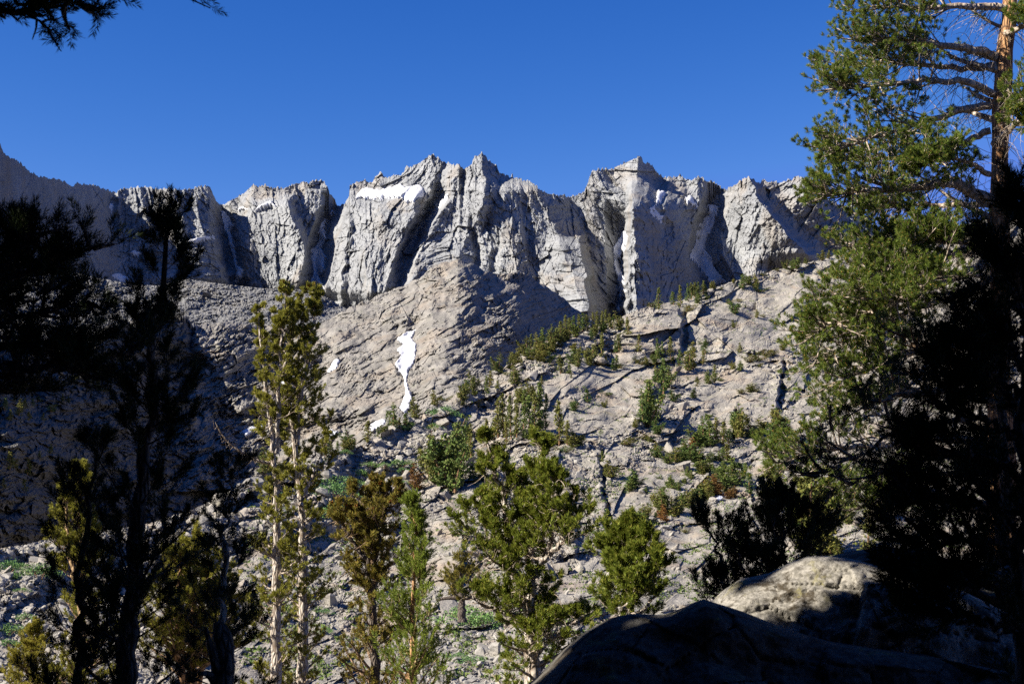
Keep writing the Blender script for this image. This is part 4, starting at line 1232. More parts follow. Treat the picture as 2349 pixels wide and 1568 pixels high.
# -- pale twin pine: two stems, each splitting into upright leaders
twin_dead = tube(resample(PT([620,600,570,545,520,505,494], [1062,1060,1048,1030,1012,990,968], np.linspace(25, 24.6, 7)), 14), np.linspace(0.035, 0.006, 14), 5)
tw2 = []
_r = np.random.default_rng(3)
for k in range(16):
    u = _r.uniform(0.15, 0.95); x0 = np.interp(u, np.linspace(0, 1, 7), [620,600,570,545,520,505,494]); y0 = np.interp(u, np.linspace(0, 1, 7), [1062,1060,1048,1030,1012,990,968])
    l = _r.uniform(12, 34)
    tw2.append(tube(PT([x0, x0 - l * 0.35, x0 - l * 0.55], [y0, y0 - l * 0.4 * _r.choice([-1, 1, 1]), y0 - l * _r.uniform(0.3, 0.9)], [24.8, 24.7, 24.6]), [0.009, 0.006, 0.003], 4))
o, CNT['twin'] = pine('pine_tree', 'tall pale pine with twin whitish stems splitting into many upright leaders',
    [([(630,1660),(632,1480),(636,1300),(634,1150),(630,1050),(620,960),(606,860),(600,790),(592,708)], 25, 0.115, 0.012),
     ([(632,1040),(640,900),(646,800),(652,720),(658,655)], 25, 0.05, 0.008),
     ([(690,1660),(694,1480),(696,1300),(692,1180),(684,1080),(676,1000),(662,930),(650,850),(640,780),(634,720)], 25.6, 0.13, 0.010),
     ([(680,1020),(684,930),(682,850),(690,760),(692,677)], 25.6, 0.06, 0.009),
     ([(684,930),(700,850),(716,760),(722,700),(720,664)], 25.4, 0.05, 0.008),
     ([(650,850),(668,770),(672,700)], 25.4, 0.035, 0.008),
     ([(690,1160),(712,1100),(738,1040),(748,960)], 25.2, 0.035, 0.008)],
    [120, 50, 130, 54, 50, 26, 22], poly_env([(0, 0.58), (0.35, 0.50), (0.55, 0.32), (0.75, 0.17), (1, 0.08)]), [0.02, 0.05, 0.02, 0.05, 0.05, 0.05, 0.2],
    (M['bark_pale'], M['twig_pale'], M['needles_olive']), (26, 0.062, 0.0105, 0.05), 501, elev=(-0.05, 0.6), twigs=5, twig_len=0.34, tufts=2, bare=0.3, bare_twigs=700, cones=34, extra_dead=join([twin_dead] + tw2), wig=0.03)
# -- dark forked pine with brownish needles
o, CNT['forked'] = pine('pine_tree', 'brownish pine with a dark forked trunk and rusty cones at its tips',
    [([(860,1660),(858,1500),(852,1420),(850,1350),(836,1270),(822,1200),(812,1150),(806,1120)], 22, 0.10, 0.012),
     ([(852,1400),(858,1320),(862,1240),(866,1170),(868,1110)], 22.2, 0.075, 0.012),
     ([(862,1260),(880,1200),(892,1150),(897,1122)], 22.1, 0.04, 0.01),
     ([(838,1280),(806,1240),(790,1200),(780,1166)], 21.8, 0.04, 0.01)],
    [90, 56, 26, 20], poly_env([(0, 0.72), (0.3, 0.6), (0.6, 0.36), (1, 0.12)]), [0.0, 0.1, 0.1, 0.15],
    (M['bark_dark'], M['twig_brown'], M['needles_brownish']), (24, 0.06, 0.0105, 0.055), 502, elev=(0.1, 0.9), twigs=5, twig_len=0.4, tufts=2, bare_twigs=420, cones=46)
# -- conical green pine
o, CNT['conical'] = pine('pine_tree', 'bright green conical pine with a straight tan trunk',
    [([(946,1680),(947,1568),(949,1450),(950,1350),(951,1250),(950,1152)], 20, 0.075, 0.006)],
    84, poly_env([(0, 0.66), (0.3, 0.52), (0.6, 0.36), (0.85, 0.15), (1, 0.05)]), 0.0,
    (M['bark_orange'], M['bark_tan'], M['needles_fresh']), (30, 0.042, 0.0085, 0.12), 503, elev=(0.35, 0.95), twigs=5, twig_len=0.42, tufts=3, bare=0.2)
# -- big bushy pine
o, CNT['bushy'] = pine('pine_tree', 'big bushy bright green pine with several leaders in the middle',
    [([(1222,1680),(1220,1560),(1216,1440),(1212,1380),(1216,1300),(1222,1220),(1240,1140),(1246,1080),(1240,1018)], 17, 0.11, 0.012),
     ([(1214,1400),(1190,1330),(1170,1270),(1166,1190),(1150,1120),(1128,1070),(1116,1010)], 17.2, 0.075, 0.010),
     ([(1216,1340),(1250,1270),(1272,1200),(1268,1130),(1262,1090)], 16.8, 0.055, 0.01),
     ([(1170,1290),(1130,1240),(1105,1190),(1098,1150)], 17.3, 0.04, 0.01),
     ([(1240,1290),(1290,1240),(1310,1190),(1316,1150)], 16.7, 0.04, 0.01),
     ([(1218,1500),(1270,1460),(1310,1430),(1340,1410)], 16.8, 0.045, 0.012),
     ([(1214,1420),(1150,1400),(1110,1390),(1080,1360)], 17.1, 0.045, 0.012)],
    [80, 50, 30, 24, 24, 22, 22], poly_env([(0, 0.66), (0.35, 0.52), (0.65, 0.34), (1, 0.12)]), [0.0, 0.15, 0.15, 0.1, 0.1, 0.1, 0.1],
    (M['bark_pale'], M['twig_pale'], M['needles']), (38, 0.06, 0.0085, 0.055), 504, elev=(-0.05, 0.7), twigs=5, twig_len=0.38, tufts=2, bare_twigs=800)
# -- small pine beside the boulder
o, CNT['small'] = pine('pine_tree', 'small bushy green pine rising just left of the shaded boulder',
    [([(1424,1470),(1430,1400),(1434,1330),(1438,1270),(1440,1214)], 15.2, 0.05, 0.008), ([(1432,1400),(1470,1340),(1486,1290),(1496,1246)], 15.0, 0.03, 0.007), ([(1434,1350),(1415,1290),(1408,1240)], 15.4, 0.025, 0.006), ([(1436,1420),(1490,1390),(1508,1350),(1512,1310)], 14.9, 0.025, 0.006)],
    [62, 22, 20, 16], poly_env([(0, 0.36), (0.5, 0.3), (1, 0.12)]), [0.1, 0.15, 0.15, 0.3],
    (M['bark_pale'], M['twig_pale'], M['needles']), (38, 0.06, 0.0085, 0.055), 505, elev=(0.1, 0.9), twigs=4, twig_len=0.4, tufts=2, cones=8)
# -- small thin pine with a level bare branch behind the bushy pine
lv = tube(resample(PT([1000,1030,1058,1090,1126], [1376,1368,1372,1370,1360], [45, 45, 45, 45, 45]), 10), [0.03,0.05,0.06,0.07,0.08,0.07,0.06,0.05,0.04,0.02], 5)
o, CNT['thin'] = pine('pine_tree', 'thin dark pine with one level bare branch in front of the cracked slab',
    [([(1060,1425),(1059,1390),(1058,1350),(1056,1300)], 45, 0.16, 0.03)], 44, poly_env([(0, 0.2), (0.5, 0.7), (1, 0.4)]), 0.3,
    (M['bark_dark'], M['bark_dark'], M['needles_brownish']), (14, 0.09, 0.02, 0.1), 506, elev=(0.2, 0.9), twigs=4, tufts=2, extra_dead=lv)
# -- sunlit pines on the left behind the dark ones
o, CNT['leftlit'] = pine('pine_tree', 'sunlit yellow green pine standing behind the leftmost dark slim pine',
    [([(190,1680),(188,1500),(184,1350),(182,1200),(184,1075)], 21, 0.09, 0.01), ([(186,1360),(160,1280),(150,1210),(152,1140)], 20.8, 0.04, 0.01)],
    [100, 30], poly_env([(0, 0.66), (0.4, 0.55), (0.75, 0.32), (1, 0.12)]), [0.05, 0.1],
    (M['bark_tan'], M['twig_brown'], M['needles_olive']), (30, 0.06, 0.0095, 0.055), 507, elev=(0.1, 0.8), twigs=5, tufts=2, bare_twigs=90)
o, CNT['orangestems'] = pine('pine_tree', 'bushy sunlit pine with several orange stems at its base',
    [([(440,1680),(436,1560),(438,1480),(446,1380),(450,1300),(448,1240)], 22, 0.10, 0.012), ([(430,1600),(412,1520),(404,1440),(410,1350),(412,1280)], 21.8, 0.07, 0.012), ([(446,1600),(470,1510),(486,1420),(488,1350),(484,1290)], 22.2, 0.06, 0.012)],
    [90, 70, 60], poly_env([(0, 0.6), (0.35, 0.85), (0.7, 0.55), (1, 0.22)]), [0.25, 0.2, 0.2],
    (M['bark_orange'], M['twig_brown'], M['needles_olive']), (28, 0.06, 0.0095, 0.055), 508, elev=(0.0, 0.8), twigs=5, tufts=2, bare_twigs=160, cones=20)
o, CNT['lowcone'] = pine('pine_tree', 'small yellow green conical pine at the lower left corner',
    [([(72,1700),(72,1600),(74,1520),(76,1440)], 30, 0.08, 0.008)], 120, poly_env([(0, 0.85), (0.6, 0.5), (1, 0.1)]), 0.1,
    (M['bark_tan'], M['twig_brown'], M['needles_olive']), (20, 0.05, 0.011, 0.09), 509, elev=(0.2, 0.7), twigs=6, tufts=3)
# -- big pine with orange trunk on the right
LIMBS = [([(2320,18),(2196,14),(2086,22),(2010,14),(1969,26)], (22, 21.4), 0.07, 26),
         ([(2285,130),(2232,112),(2177,104),(2100,98),(2010,86),(1958,92)], (22, 21.2), 0.08, 30),
         ([(2285,150),(2220,160),(2120,150),(2010,140),(1920,155)], (22, 22.6), 0.06, 30),
         ([(2278,216),(2225,190),(2180,184),(2080,190),(1990,200),(1925,205)], (22, 21.0), 0.07, 28),
         ([(2270,243),(2196,252),(2141,274),(2060,300),(1990,318),(1915,345)], (22, 20.8), 0.07, 34),
         ([(2272,300),(2200,330),(2110,350),(2010,370),(1930,365)], (22, 23.0), 0.06, 34),
         ([(2270,458),(2214,424),(2177,418),(2086,431),(2000,438),(1930,440),(1885,452)], (22, 20.9), 0.10, 38),
         ([(2270,470),(2200,470),(2120,470),(2030,470),(1980,490)], (22, 23.2), 0.06, 26),
         ([(2270,522),(2200,535),(2133,542),(2060,552),(2000,560),(1965,566)], (22, 21.2), 0.08, 30),
         ([(2275,570),(2180,580),(2080,605),(2000,645),(1945,672)], (22, 20.4), 0.08, 44),
         ([(2275,600),(2180,640),(2080,680),(1980,722),(1905,752),(1870,765)], (22, 20.6), 0.09, 48),
         ([(2275,640),(2190,680),(2090,710),(2010,755),(1940,790),(1895,825)], (22, 21.4), 0.07, 44),
         ([(2280,330),(2320,290),(2360,270),(2420,280)], (22, 20.6), 0.06, 30),
         ([(2270,400),(2220,370),(2170,360),(2120,375)], (22, 20.6), 0.05, 36),
         ([(2270,590),(2220,560),(2170,545),(2110,550)], (22, 20.6), 0.05, 40),
         ([(2270,640),(2200,620),(2120,640),(2040,690)], (22, 20.0), 0.05, 44),
         ([(2300,80),(2350,60),(2420,70)], (22, 21.0), 0.06, 26),
         ([(2295,200),(2340,230),(2420,240)], (22, 20.4), 0.06, 30),
         ([(2255,785),(2170,795),(2086,806),(2013,836),(1903,885)], (22, 20.8), 0.08, 26),
         ([(2255,1010),(2150,1005),(2040,1020),(1903,1028),(1780,1062)], (22, 20.6), 0.08, 26),
         ([(2255,900),(2140,890),(2030,900),(1930,940)], (22, 21.6), 0.06, 26),
         ([(2260,1180),(2135,1129),(2068,1116),(2017,1145),(1956,1168)], (22, 20.9), 0.10, 16),
         ([(2260,1080),(2150,1090),(2040,1110),(1940,1130)], (22, 22.8), 0.06, 18)]
o, CNT['orange'] = pine('pine_tree', 'large pine on the right with a thick orange trunk and long drooping boughs',
    [([(2300,1700),(2298,1300),(2296,1000),(2296,700),(2292,450),(2296,250),(2304,120),(2316,20),(2330,-160)], 22, 0.29, 0.10)],
    14, poly_env([(0, 0.6), (1, 1.0)]), 0.45, (M['bark_orange'], M['twig_pale'], M['needles']), (40, 0.066, 0.0066, 0.045), 510,
    elev=(-0.1, 0.5), twigs=6, tufts=2, bare_twigs=1500, azbias=(2.3, 0.7), limbs=LIMBS, cones=70, buds=True, wig=0.02)
print('tufts', CNT)
# ------------------------------------------------------------------ near, shaded foreground
# -- dark slim pine left of centre
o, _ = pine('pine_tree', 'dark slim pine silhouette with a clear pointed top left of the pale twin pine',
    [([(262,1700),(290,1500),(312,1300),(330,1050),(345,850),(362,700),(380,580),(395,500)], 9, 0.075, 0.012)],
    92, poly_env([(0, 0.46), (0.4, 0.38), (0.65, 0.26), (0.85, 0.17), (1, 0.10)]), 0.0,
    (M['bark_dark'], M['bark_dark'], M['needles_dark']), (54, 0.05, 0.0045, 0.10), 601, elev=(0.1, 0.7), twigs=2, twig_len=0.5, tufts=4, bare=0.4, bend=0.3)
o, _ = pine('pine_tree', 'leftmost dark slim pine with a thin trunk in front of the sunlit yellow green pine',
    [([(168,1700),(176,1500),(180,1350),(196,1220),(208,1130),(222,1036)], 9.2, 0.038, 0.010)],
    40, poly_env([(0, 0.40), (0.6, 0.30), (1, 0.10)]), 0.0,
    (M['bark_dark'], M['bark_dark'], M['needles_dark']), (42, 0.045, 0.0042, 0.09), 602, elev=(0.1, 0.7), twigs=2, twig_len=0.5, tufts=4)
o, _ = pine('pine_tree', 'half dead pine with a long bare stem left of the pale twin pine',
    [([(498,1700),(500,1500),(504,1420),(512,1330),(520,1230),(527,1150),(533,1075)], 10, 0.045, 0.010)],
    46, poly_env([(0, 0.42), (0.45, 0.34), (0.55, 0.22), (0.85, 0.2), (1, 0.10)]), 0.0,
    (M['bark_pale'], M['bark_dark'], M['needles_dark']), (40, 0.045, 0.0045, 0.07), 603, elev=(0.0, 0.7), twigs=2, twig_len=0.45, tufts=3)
# -- weathered stump
sp = resample(PT([500,508,514,512,508,500], [1760,1620,1530,1480,1450,1425], [9.6, 9.6, 9.6, 9.6, 9.6, 9.6]), 22)
rr_ = np.array([0.16,0.15,0.13,0.115,0.105,0.10,0.095,0.09,0.086,0.082,0.08,0.078,0.077,0.076,0.075,0.073,0.071,0.068,0.064,0.058,0.048,0.03])
V, Fc = tube(sp, rr_, 16)
V = V + 0.012 * np.stack([fbm2(V[:, 2] * 9, V[:, 0] * 14, 3, 1), fbm2(V[:, 2] * 9, V[:, 0] * 14, 3, 2), np.zeros(len(V))], -1)
st = thing('tree_stump', 'thick dark weathered stump at the base of the half dead pine', 'stump', sp[0])
mesh_obj('stump_trunk', V - sp[0], Fc, M['bark_dark'], st, True)
V, Fc = tube(resample(PT([506,488,476,472], [1560,1500,1460,1438], [9.6, 9.5, 9.5, 9.5]), 8), np.linspace(0.045, 0.012, 8), 8)
mesh_obj('branch_stub', V - sp[0], Fc, M['bark_dark'], st, True)
V, Fc = tube(resample(PT([500,478,458], [1570,1540,1545], [9.6, 9.5, 9.4]), 6), np.linspace(0.04, 0.012, 6), 8)
mesh_obj('branch_stub', V - sp[0], Fc, M['bark_dark'], st, True)

# -- boughs reaching in at the left edge; the trunk stands just outside the picture
LB = [([(-150,700),(-40,640),(40,590),(90,540)], (8, 7.6), 0.03, 12), ([(-150,700),(-20,660),(100,600),(215,570)], (8, 7.7), 0.03, 14),
      ([(-150,760),(0,740),(120,710),(220,690)], (8, 7.7), 0.03, 15), ([(-150,800),(-20,800),(110,790),(230,770)], (8, 8.0), 0.03, 15),
      ([(-150,860),(0,850),(110,840),(220,860)], (8, 7.8), 0.03, 13), ([(-150,680),(-60,610),(20,560),(60,520)], (8, 7.8), 0.025, 10),
      ([(-150,640),(-20,670),(70,690),(150,650)], (8, 8.5), 0.025, 13), ([(-150,740),(-20,770),(80,800),(170,830)], (8, 8.6), 0.025, 13),
      ([(-150,860),(-40,890),(40,900),(100,890)], (8, 8.2), 0.025, 10), ([(-150,680),(-30,650),(40,630),(110,620)], (8, 8.4), 0.025, 12),
      ([(-150,820),(0,830),(150,850),(300,800)], (8, 8.2), 0.022, 8)]
def bough_tree(name, label, trunk, limbs, tuft, seed, extra=0, envl=0.4, nbr=0, bare=0):
    return pine(name, label, trunk, nbr, poly_env([(0, envl), (1, envl)]), 0.3, (M['bark_dark'], M['bark_dark'], M['needles_dark']), tuft, seed, limbs=limbs, limb_tw=0.2, twigs=3, tufts=3, bare_twigs=bare)
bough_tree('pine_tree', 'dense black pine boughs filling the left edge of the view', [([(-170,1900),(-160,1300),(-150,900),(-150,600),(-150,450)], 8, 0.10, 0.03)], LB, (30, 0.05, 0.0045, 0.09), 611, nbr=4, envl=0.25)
def shade_canopy_mesh():
    # added leaf mass, out of view: keeps most sky and sun off the near ground
    r = np.random.default_rng(71)
    n = 52000
    x = r.uniform(-6.5, 6.0, n); y = r.uniform(-9, 11.0, n)
    lo = np.maximum(0.46 * np.maximum(y, 0) + 1.2, 2.2)
    z = lo + r.uniform(0, 1, n) ** 1.3 * 3.2
    C = np.stack([x, y, z], -1)
    keep = (vnoise2(x / 1.3 + z * 0.3, y / 1.3, 72) + 0.7 * vnoise2(x / 0.5, y / 0.5 + z, 73) > -0.42)
    for q, rad in ((np.array([1.75, 8.75, -0.2]), 0.26), (np.array([2.35, 8.8, -0.3]), 0.16), (np.array([1.35, 8.6, -0.3]), 0.14)):  # holes left along the sun's path so the boulder top is lit
        d = C - q
        keep &= np.linalg.norm(d - (d @ SUNV)[:, None] * SUNV, axis=1) > rad
    C = C[keep]
    return leaf_quads(r, C, 0.17)
OB = [([(-260,-120),(-120,-70),(0,-10),(90,10),(150,20)], (6.5, 6.5), 0.03, 11), ([(-260,-160),(-60,-100),(80,-40),(160,-5),(222,28)], (6.5, 6.6), 0.03, 11),
      ([(-260,-80),(-120,-20),(-20,30),(60,40),(90,30)], (6.5, 6.4), 0.025, 9), ([(-260,-260),(0,-240),(250,-100),(350,-40),(420,-8),(480,14)], (6.5, 6.6), 0.025, 6),
      ([(-260,-200),(0,-160),(160,-80),(240,-30),(278,0)], (6.5, 6.7), 0.02, 6), ([(-260,-180),(-100,-160),(60,-70),(130,-20)], (6.5, 6.8), 0.025, 11)]
od = []
for k, pl in enumerate([[(104,50),(150,75),(175,95),(180,118),(192,150),(218,163)], [(175,95),(190,130),(208,165),(228,192)], [(140,68),(165,100),(200,108),(230,128)], [(150,75),(190,60),(225,85),(262,95)], [(130,64),(128,100),(112,145)]]):
    q = np.array(pl, float); q[:, 0] *= 0.5735 * 1.0; q[:, 1] *= 0.5735
    od.append(tube(resample(PT(q[:, 0] + 10, q[:, 1] + 8, np.full(len(q), 6.4)), 12), np.linspace(0.007, 0.0025, 12), 5))
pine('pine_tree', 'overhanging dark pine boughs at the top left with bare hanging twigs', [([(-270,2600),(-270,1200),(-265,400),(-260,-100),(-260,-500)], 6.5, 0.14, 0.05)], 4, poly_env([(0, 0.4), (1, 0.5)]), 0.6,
     (M['bark_dark'], M['bark_dark'], M['needles_dark']), (32, 0.045, 0.0042, 0.08), 612, limbs=OB, limb_tw=0.12, twigs=3, tufts=3, extra_dead=join(od), canopy=shade_canopy_mesh())

# -- black pine in front of the orange trunk, right edge
RB = [([(2377,748),(2348,690),(2318,640),(2288,600)], (6, 5.8), 0.02, 8), ([(2350,841),(2309,790),(2275,757),(2243,744)], (6, 5.8), 0.02, 9),
      ([(2340,910),(2286,866),(2230,841),(2192,832)], (6, 5.8), 0.02, 10), ([(2340,1000),(2260,960),(2190,940),(2140,930)], (6, 5.8), 0.02, 10),
      ([(2340,1100),(2250,1050),(2170,1030),(2110,1040)], (6, 5.9), 0.02, 11), ([(2340,1180),(2240,1150),(2150,1140),(2080,1150)], (6, 5.9), 0.02, 11),
      ([(2340,1280),(2240,1240),(2150,1230),(2070,1240)], (6, 5.9), 0.02, 12), ([(2340,1380),(2240,1340),(2160,1320),(2110,1330)], (6, 5.9), 0.02, 12),
      ([(2390,610),(2373,550),(2360,510),(2353,480)], (6, 5.9), 0.02, 7), ([(2388,680),(2438,640),(2458,600)], (6, 5.8), 0.02, 6),
      ([(2340,1450),(2250,1420),(2180,1400),(2120,1400)], (6, 5.9), 0.02, 12), ([(2363,799),(2350,732),(2336,698),(2328,670)], (6, 6.3), 0.02, 8),
      ([(2340,940),(2293,883),(2269,849),(2255,816)], (6, 6.3), 0.02, 9), ([(2340,1240),(2290,1160),(2250,1110),(2220,1090)], (6, 6.3), 0.02, 10)]
pine('pine_tree', 'black silhouetted pine at the right edge in front of the orange trunk', [([(2350,2000),(2345,1500),(2340,1100),(2351,816),(2388,640),(2392,510)], 6, 0.06, 0.015)], 40, poly_env([(0, 0.30), (0.5, 0.18), (1, 0.06)]), 0.1,
     (M['bark_dark'], M['bark_dark'], M['needles_dark']), (36, 0.055, 0.0042, 0.09), 613, limbs=RB, limb_tw=0.22, twigs=3, tufts=3, elev=(0.1, 0.7))
# -- shaded pine whose boughs hang across the lower half of the orange trunk
SB = [([(2300,930),(2200,900),(2080,900),(1980,930),(1900,985)], (12.5, 12), 0.035, 18), ([(2300,880),(2200,850),(2110,800),(2060,760)], (12.5, 12), 0.03, 14),
      ([(2300,1000),(2190,960),(2060,990),(1960,1050),(1860,1100)], (12.5, 12), 0.035, 20), ([(2300,1080),(2200,1040),(2100,1060),(2000,1090),(1900,1130)], (12.5, 12.2), 0.03, 18),
      ([(2300,900),(2200,860),(2080,850),(1990,880)], (12.5, 12.6), 0.03, 14), ([(2300,1160),(2200,1150),(2100,1190),(2040,1230)], (12.5, 12.4), 0.03, 16)]
pine('pine_tree', 'shaded dark pine with feathery boughs hanging below the orange trunked pine', [([(2310,1900),(2306,1300),(2300,1000),(2300,820)], 12.5, 0.09, 0.03)], 8, poly_env([(0, 0.4), (1, 0.3)]), 0.4,
     (M['bark_dark'], M['twig_brown'], M['needles_dark']), (26, 0.055, 0.006, 0.07), 614, limbs=[(a_, b_, c_, int(d_ * 0.6)) for a_, b_, c_, d_ in SB], limb_tw=0.28, twigs=3, tufts=2, bare_twigs=300)
# -- black young pines behind the boulder
for lab, trunks, nb_, env_, sd in [
    ('black pointed young pine behind the left shoulder of the boulder', [([(1800,1420),(1796,1300),(1790,1220),(1786,1140)], 12, 0.03, 0.01), ([(1800,1340),(1850,1260),(1868,1200)], 12.1, 0.02, 0.008)], [50, 16], [(0, 0.5), (0.5, 0.34), (1, 0.10)], 621),
    ('black sprawling young pine with separate upright shoots at the left foot of the boulder', [([(1690,1440),(1670,1340),(1650,1270),(1616,1185)], 11.5, 0.022, 0.008), ([(1690,1400),(1710,1320),(1690,1260),(1678,1215)], 11.5, 0.018, 0.008), ([(1700,1380),(1740,1300),(1720,1250),(1700,1215)], 11.6, 0.016, 0.008), ([(1680,1420),(1640,1380),(1634,1340),(1640,1310)], 11.4, 0.016, 0.008), ([(1700,1400),(1760,1340),(1770,1290)], 11.6, 0.018, 0.008)], [12, 8, 8, 8, 10], [(0, 0.26), (1, 0.10)], 622)]:
    pine('young_pine', lab, trunks, nb_, poly_env(env_), [0.2] * len(trunks), (M['bark_dark'], M['bark_dark'], M['needles_dark']), (44, 0.05, 0.0055, 0.10), sd, elev=(0.3, 1.0), twigs=2, twig_len=0.5, tufts=3, cat='young pine')

# -- foreground boulder
def near_rock(name, label, sil, Yc, depth, base_y, seed, mat):
    """rounded rock whose upper edge follows SIL (picture points); swept back and down from that edge"""
    sil = np.asarray(sil, float)
    n = 260
    px = np.linspace(sil[0, 0], sil[-1, 0], n)
    top = np.interp(px, sil[:, 0], sil[:, 1])
    k = np.ones(5) / 5; top = np.convolve(np.pad(top, 2, mode='edge'), k, 'valid')
    crest = PT(px, top, np.full(n, Yc))
    rows = []
    prof = [(t, math.sin(t * math.pi / 2) ** 0.9, 1 - math.cos(t * math.pi / 2)) for t in np.linspace(0, 1, 120)]
    hgt = 1.9
    for t, f, g in prof[::-1]:
        q = crest.copy(); q[:, 1] -= depth * f; q[:, 2] -= hgt * g ** 1.05; rows.append(q)
    for t, f, g in prof[1:]:
        q = crest.copy(); q[:, 1] += depth * 0.7 * f; q[:, 2] -= hgt * g; rows.append(q)
    G = np.stack(rows, 0)
    x, y, z = G[..., 0], G[..., 1], G[..., 2]
    d = 0.13 * fbm2(x * 0.9 + 3, z * 1.2 + y * 0.8, 4, seed) + 0.02 * fbm2(x * 7, z * 7 + y * 5, 3, seed + 1)
    h, e = facets2(x * 0.75 + 0.3 * y, z * 1.1 + y * 0.6, seed + 2, 1.0); d = d + 0.22 * h
    h, e = facets2(x * 2.4, z * 2.6 + y * 2.0, seed + 3, 1.0); d = d + 0.05 * h - 0.03 * smooth(0.05, 0.0, e)
    h, e = facets2(x * 7.0, z * 7.0 + y * 5.0, seed + 4, 1.0); d = d + 0.012 * h + 0.012 * fbm2(x * 16, z * 16 + y * 12, 3, seed + 5)
    w = np.abs(np.arange(G.shape[0]) - 119) / 40.0
    w = np.clip(w, 0.0, 1)[:, None]
    G = G + np.stack([np.zeros_like(d), -d * w * np.sign(119 - np.arange(G.shape[0]))[:, None], 0.35 * d * w], -1)
    nr, nc = G.shape[:2]
    o = mesh_obj(name, G.reshape(-1, 3), grid_faces(nr, nc), mat, None, True)
    c = G.reshape(-1, 3).mean(0)
    me = o.data
    me.vertices.foreach_set('co', (G.reshape(-1, 3) - c).astype(np.float32).ravel()); me.update()
    o.location = tuple(float(q) for q in c)
    return tag(o, label, 'boulder')
for nm_, c1_, c2_ in (('lichen_granite', (0.12, 0.112, 0.095), (0.30, 0.28, 0.245)), ('shaded_lichen_granite', (0.05, 0.046, 0.04), (0.14, 0.13, 0.112))):  # second one: same rock with the foreground shade darkened into its colour
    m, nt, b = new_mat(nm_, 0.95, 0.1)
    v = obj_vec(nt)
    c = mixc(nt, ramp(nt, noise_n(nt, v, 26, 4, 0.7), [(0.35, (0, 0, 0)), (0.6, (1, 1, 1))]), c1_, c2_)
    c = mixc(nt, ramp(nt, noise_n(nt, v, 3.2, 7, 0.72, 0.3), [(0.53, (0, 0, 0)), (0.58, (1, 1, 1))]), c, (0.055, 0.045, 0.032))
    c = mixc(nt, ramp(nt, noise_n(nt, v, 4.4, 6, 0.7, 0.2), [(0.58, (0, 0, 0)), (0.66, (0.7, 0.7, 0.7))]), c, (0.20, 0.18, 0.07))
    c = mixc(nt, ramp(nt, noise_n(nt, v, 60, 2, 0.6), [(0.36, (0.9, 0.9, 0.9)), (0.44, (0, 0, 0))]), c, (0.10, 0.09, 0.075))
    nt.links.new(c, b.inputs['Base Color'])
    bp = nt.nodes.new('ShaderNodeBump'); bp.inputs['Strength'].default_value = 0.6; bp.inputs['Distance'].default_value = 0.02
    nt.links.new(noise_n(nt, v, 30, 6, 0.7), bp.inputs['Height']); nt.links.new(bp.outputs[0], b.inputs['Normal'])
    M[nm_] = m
near_rock('boulder', 'large lichen covered granite boulder with a sunlit top at the lower right', [(1560,1500),(1590,1440),(1620,1390),(1660,1352),(1700,1326),(1730,1322),(1770,1312),(1810,1290),(1850,1276),(1900,1274),(1960,1282),(2020,1300),(2080,1310),(2140,1330),(2220,1360),(2300,1400),(2420,1470)], 9.0, 1.2, 0, 41, M['lichen_granite'])
near_rock('boulder', 'long shaded dark boulder sloping down to the left below the lichen covered boulder', [(1130,1650),(1180,1590),(1230,1556),(1290,1492),(1340,1448),(1400,1416),(1450,1406),(1520,1410),(1570,1392),(1610,1372),(1700,1400),(1800,1440),(1900,1470),(2100,1500),(2420,1560)], 8.2, 1.1, 0, 52, M['shaded_lichen_granite'])
near_rock('boulder', 'shaded boulder behind the lichen covered boulder, under the black pines', [(1780,1330),(1850,1300),(1900,1280),(1950,1266),(2030,1256),(2090,1262),(2150,1280),(2230,1290),(2420,1300)], 10.6, 1.0, 0, 63, M['shaded_lichen_granite'])

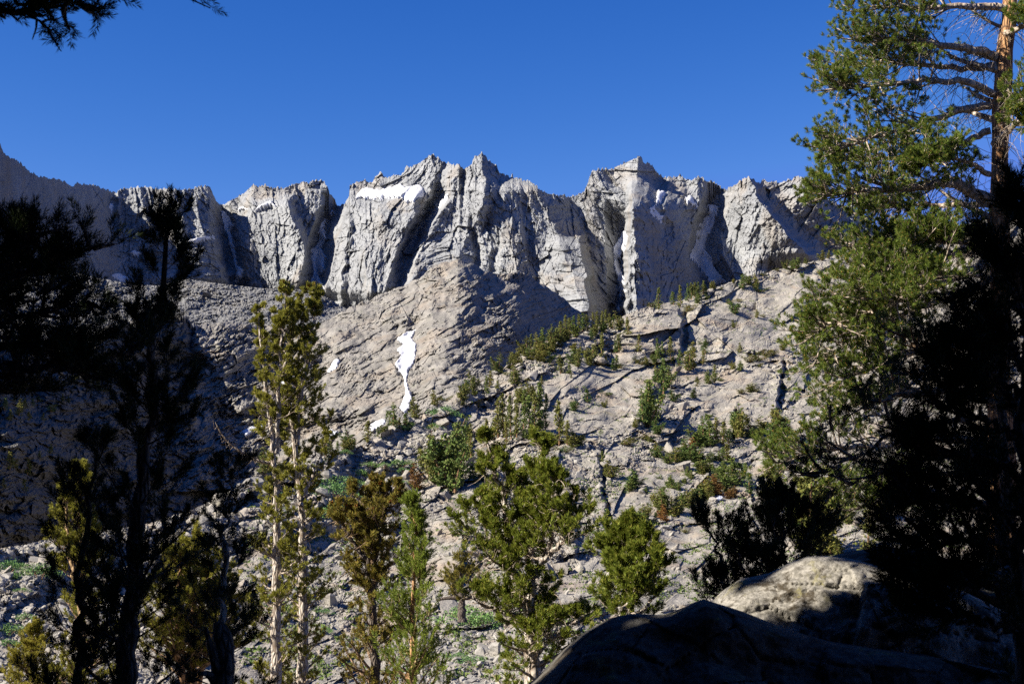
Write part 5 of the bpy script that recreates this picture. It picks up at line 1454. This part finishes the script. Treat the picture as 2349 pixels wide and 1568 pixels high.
# ------------------------------------------------------------------ the near ground, one sheet to the horizon
def ground_z(x, y):
    z = -1.75 - 0.17 * np.clip(y, -6, 160) - 0.02 * np.clip(y - 160, 0, 1e9) * 0
    z = z + 0.35 * fbm2(x / 4.0, y / 4.0, 3, 131) + 1.5 * fbm2(x / 25.0, y / 25.0, 3, 132) * smooth(6, 40, np.hypot(x, y))
    # unseen knoll added left of the viewer, shaped to keep sun off the near trees
    u = np.clip((-x - 5.2) / 5.5, 0, 1)
    wv = y - x * (SUNV[1] / SUNV[0])
    top = np.interp(wv, [-40, -30, 2, 6.6, 7.4, 8.0, 8.5, 9.2, 12.6, 14.0, 15.5], [9, 13, 14, 14, 11.5, 8.4, 9.5, 14, 14.5, 7.0, 0.0])  # crest dips to pass sun onto the boulder top
    shade_knoll = smooth(0, 1, u) * (top + 1.0 * fbm2(x / 1.6, y / 1.6, 4, 133)) * np.clip(top / 3.0, 0, 1)
    shade_knoll = shade_knoll * (1 - 0.5 * smooth(14, 40, -x))
    back = 11 * smooth(4, 12, -y) * (1 - smooth(30, 60, -y))  # added unseen rise behind the viewer, cuts skylight on the foreground
    return np.maximum(z, z + np.maximum(shade_knoll, back))
def stretch(a, n0, n1, far):
    lin = np.linspace(-a, a, n0)
    g = a * (far / a) ** np.linspace(0, 1, n1)[1:]
    return np.concatenate([-g[::-1], lin, g])
gx = stretch(26, 230, 40, 9000); gy = stretch(26, 230, 40, 9000)
X, Y = np.meshgrid(gx, gy)
Z = ground_z(X, Y)
Z = np.where(np.hypot(X, Y) > 160, np.minimum(Z, -29.0), Z)
g = mesh_obj('ground', np.stack([X, Y, Z], -1).reshape(-1, 3), grid_faces(len(gy), len(gx)), None, None, False)
m, nt, b = new_mat('forest_floor', 0.95, 0.1)
v = obj_vec(nt)
c = mixc(nt, ramp(nt, noise_n(nt, v, 1.2, 6, 0.65), [(0.4, (0, 0, 0)), (0.6, (1, 1, 1))]), (0.10, 0.075, 0.05), (0.24, 0.22, 0.19))
nt.links.new(c, b.inputs['Base Color'])
bp = nt.nodes.new('ShaderNodeBump'); bp.inputs['Strength'].default_value = 0.6; bp.inputs['Distance'].default_value = 0.1
nt.links.new(noise_n(nt, v, 6, 6, 0.7), bp.inputs['Height']); nt.links.new(bp.outputs[0], b.inputs['Normal'])
g.data.materials.append(m)
tag(g, kind='structure')
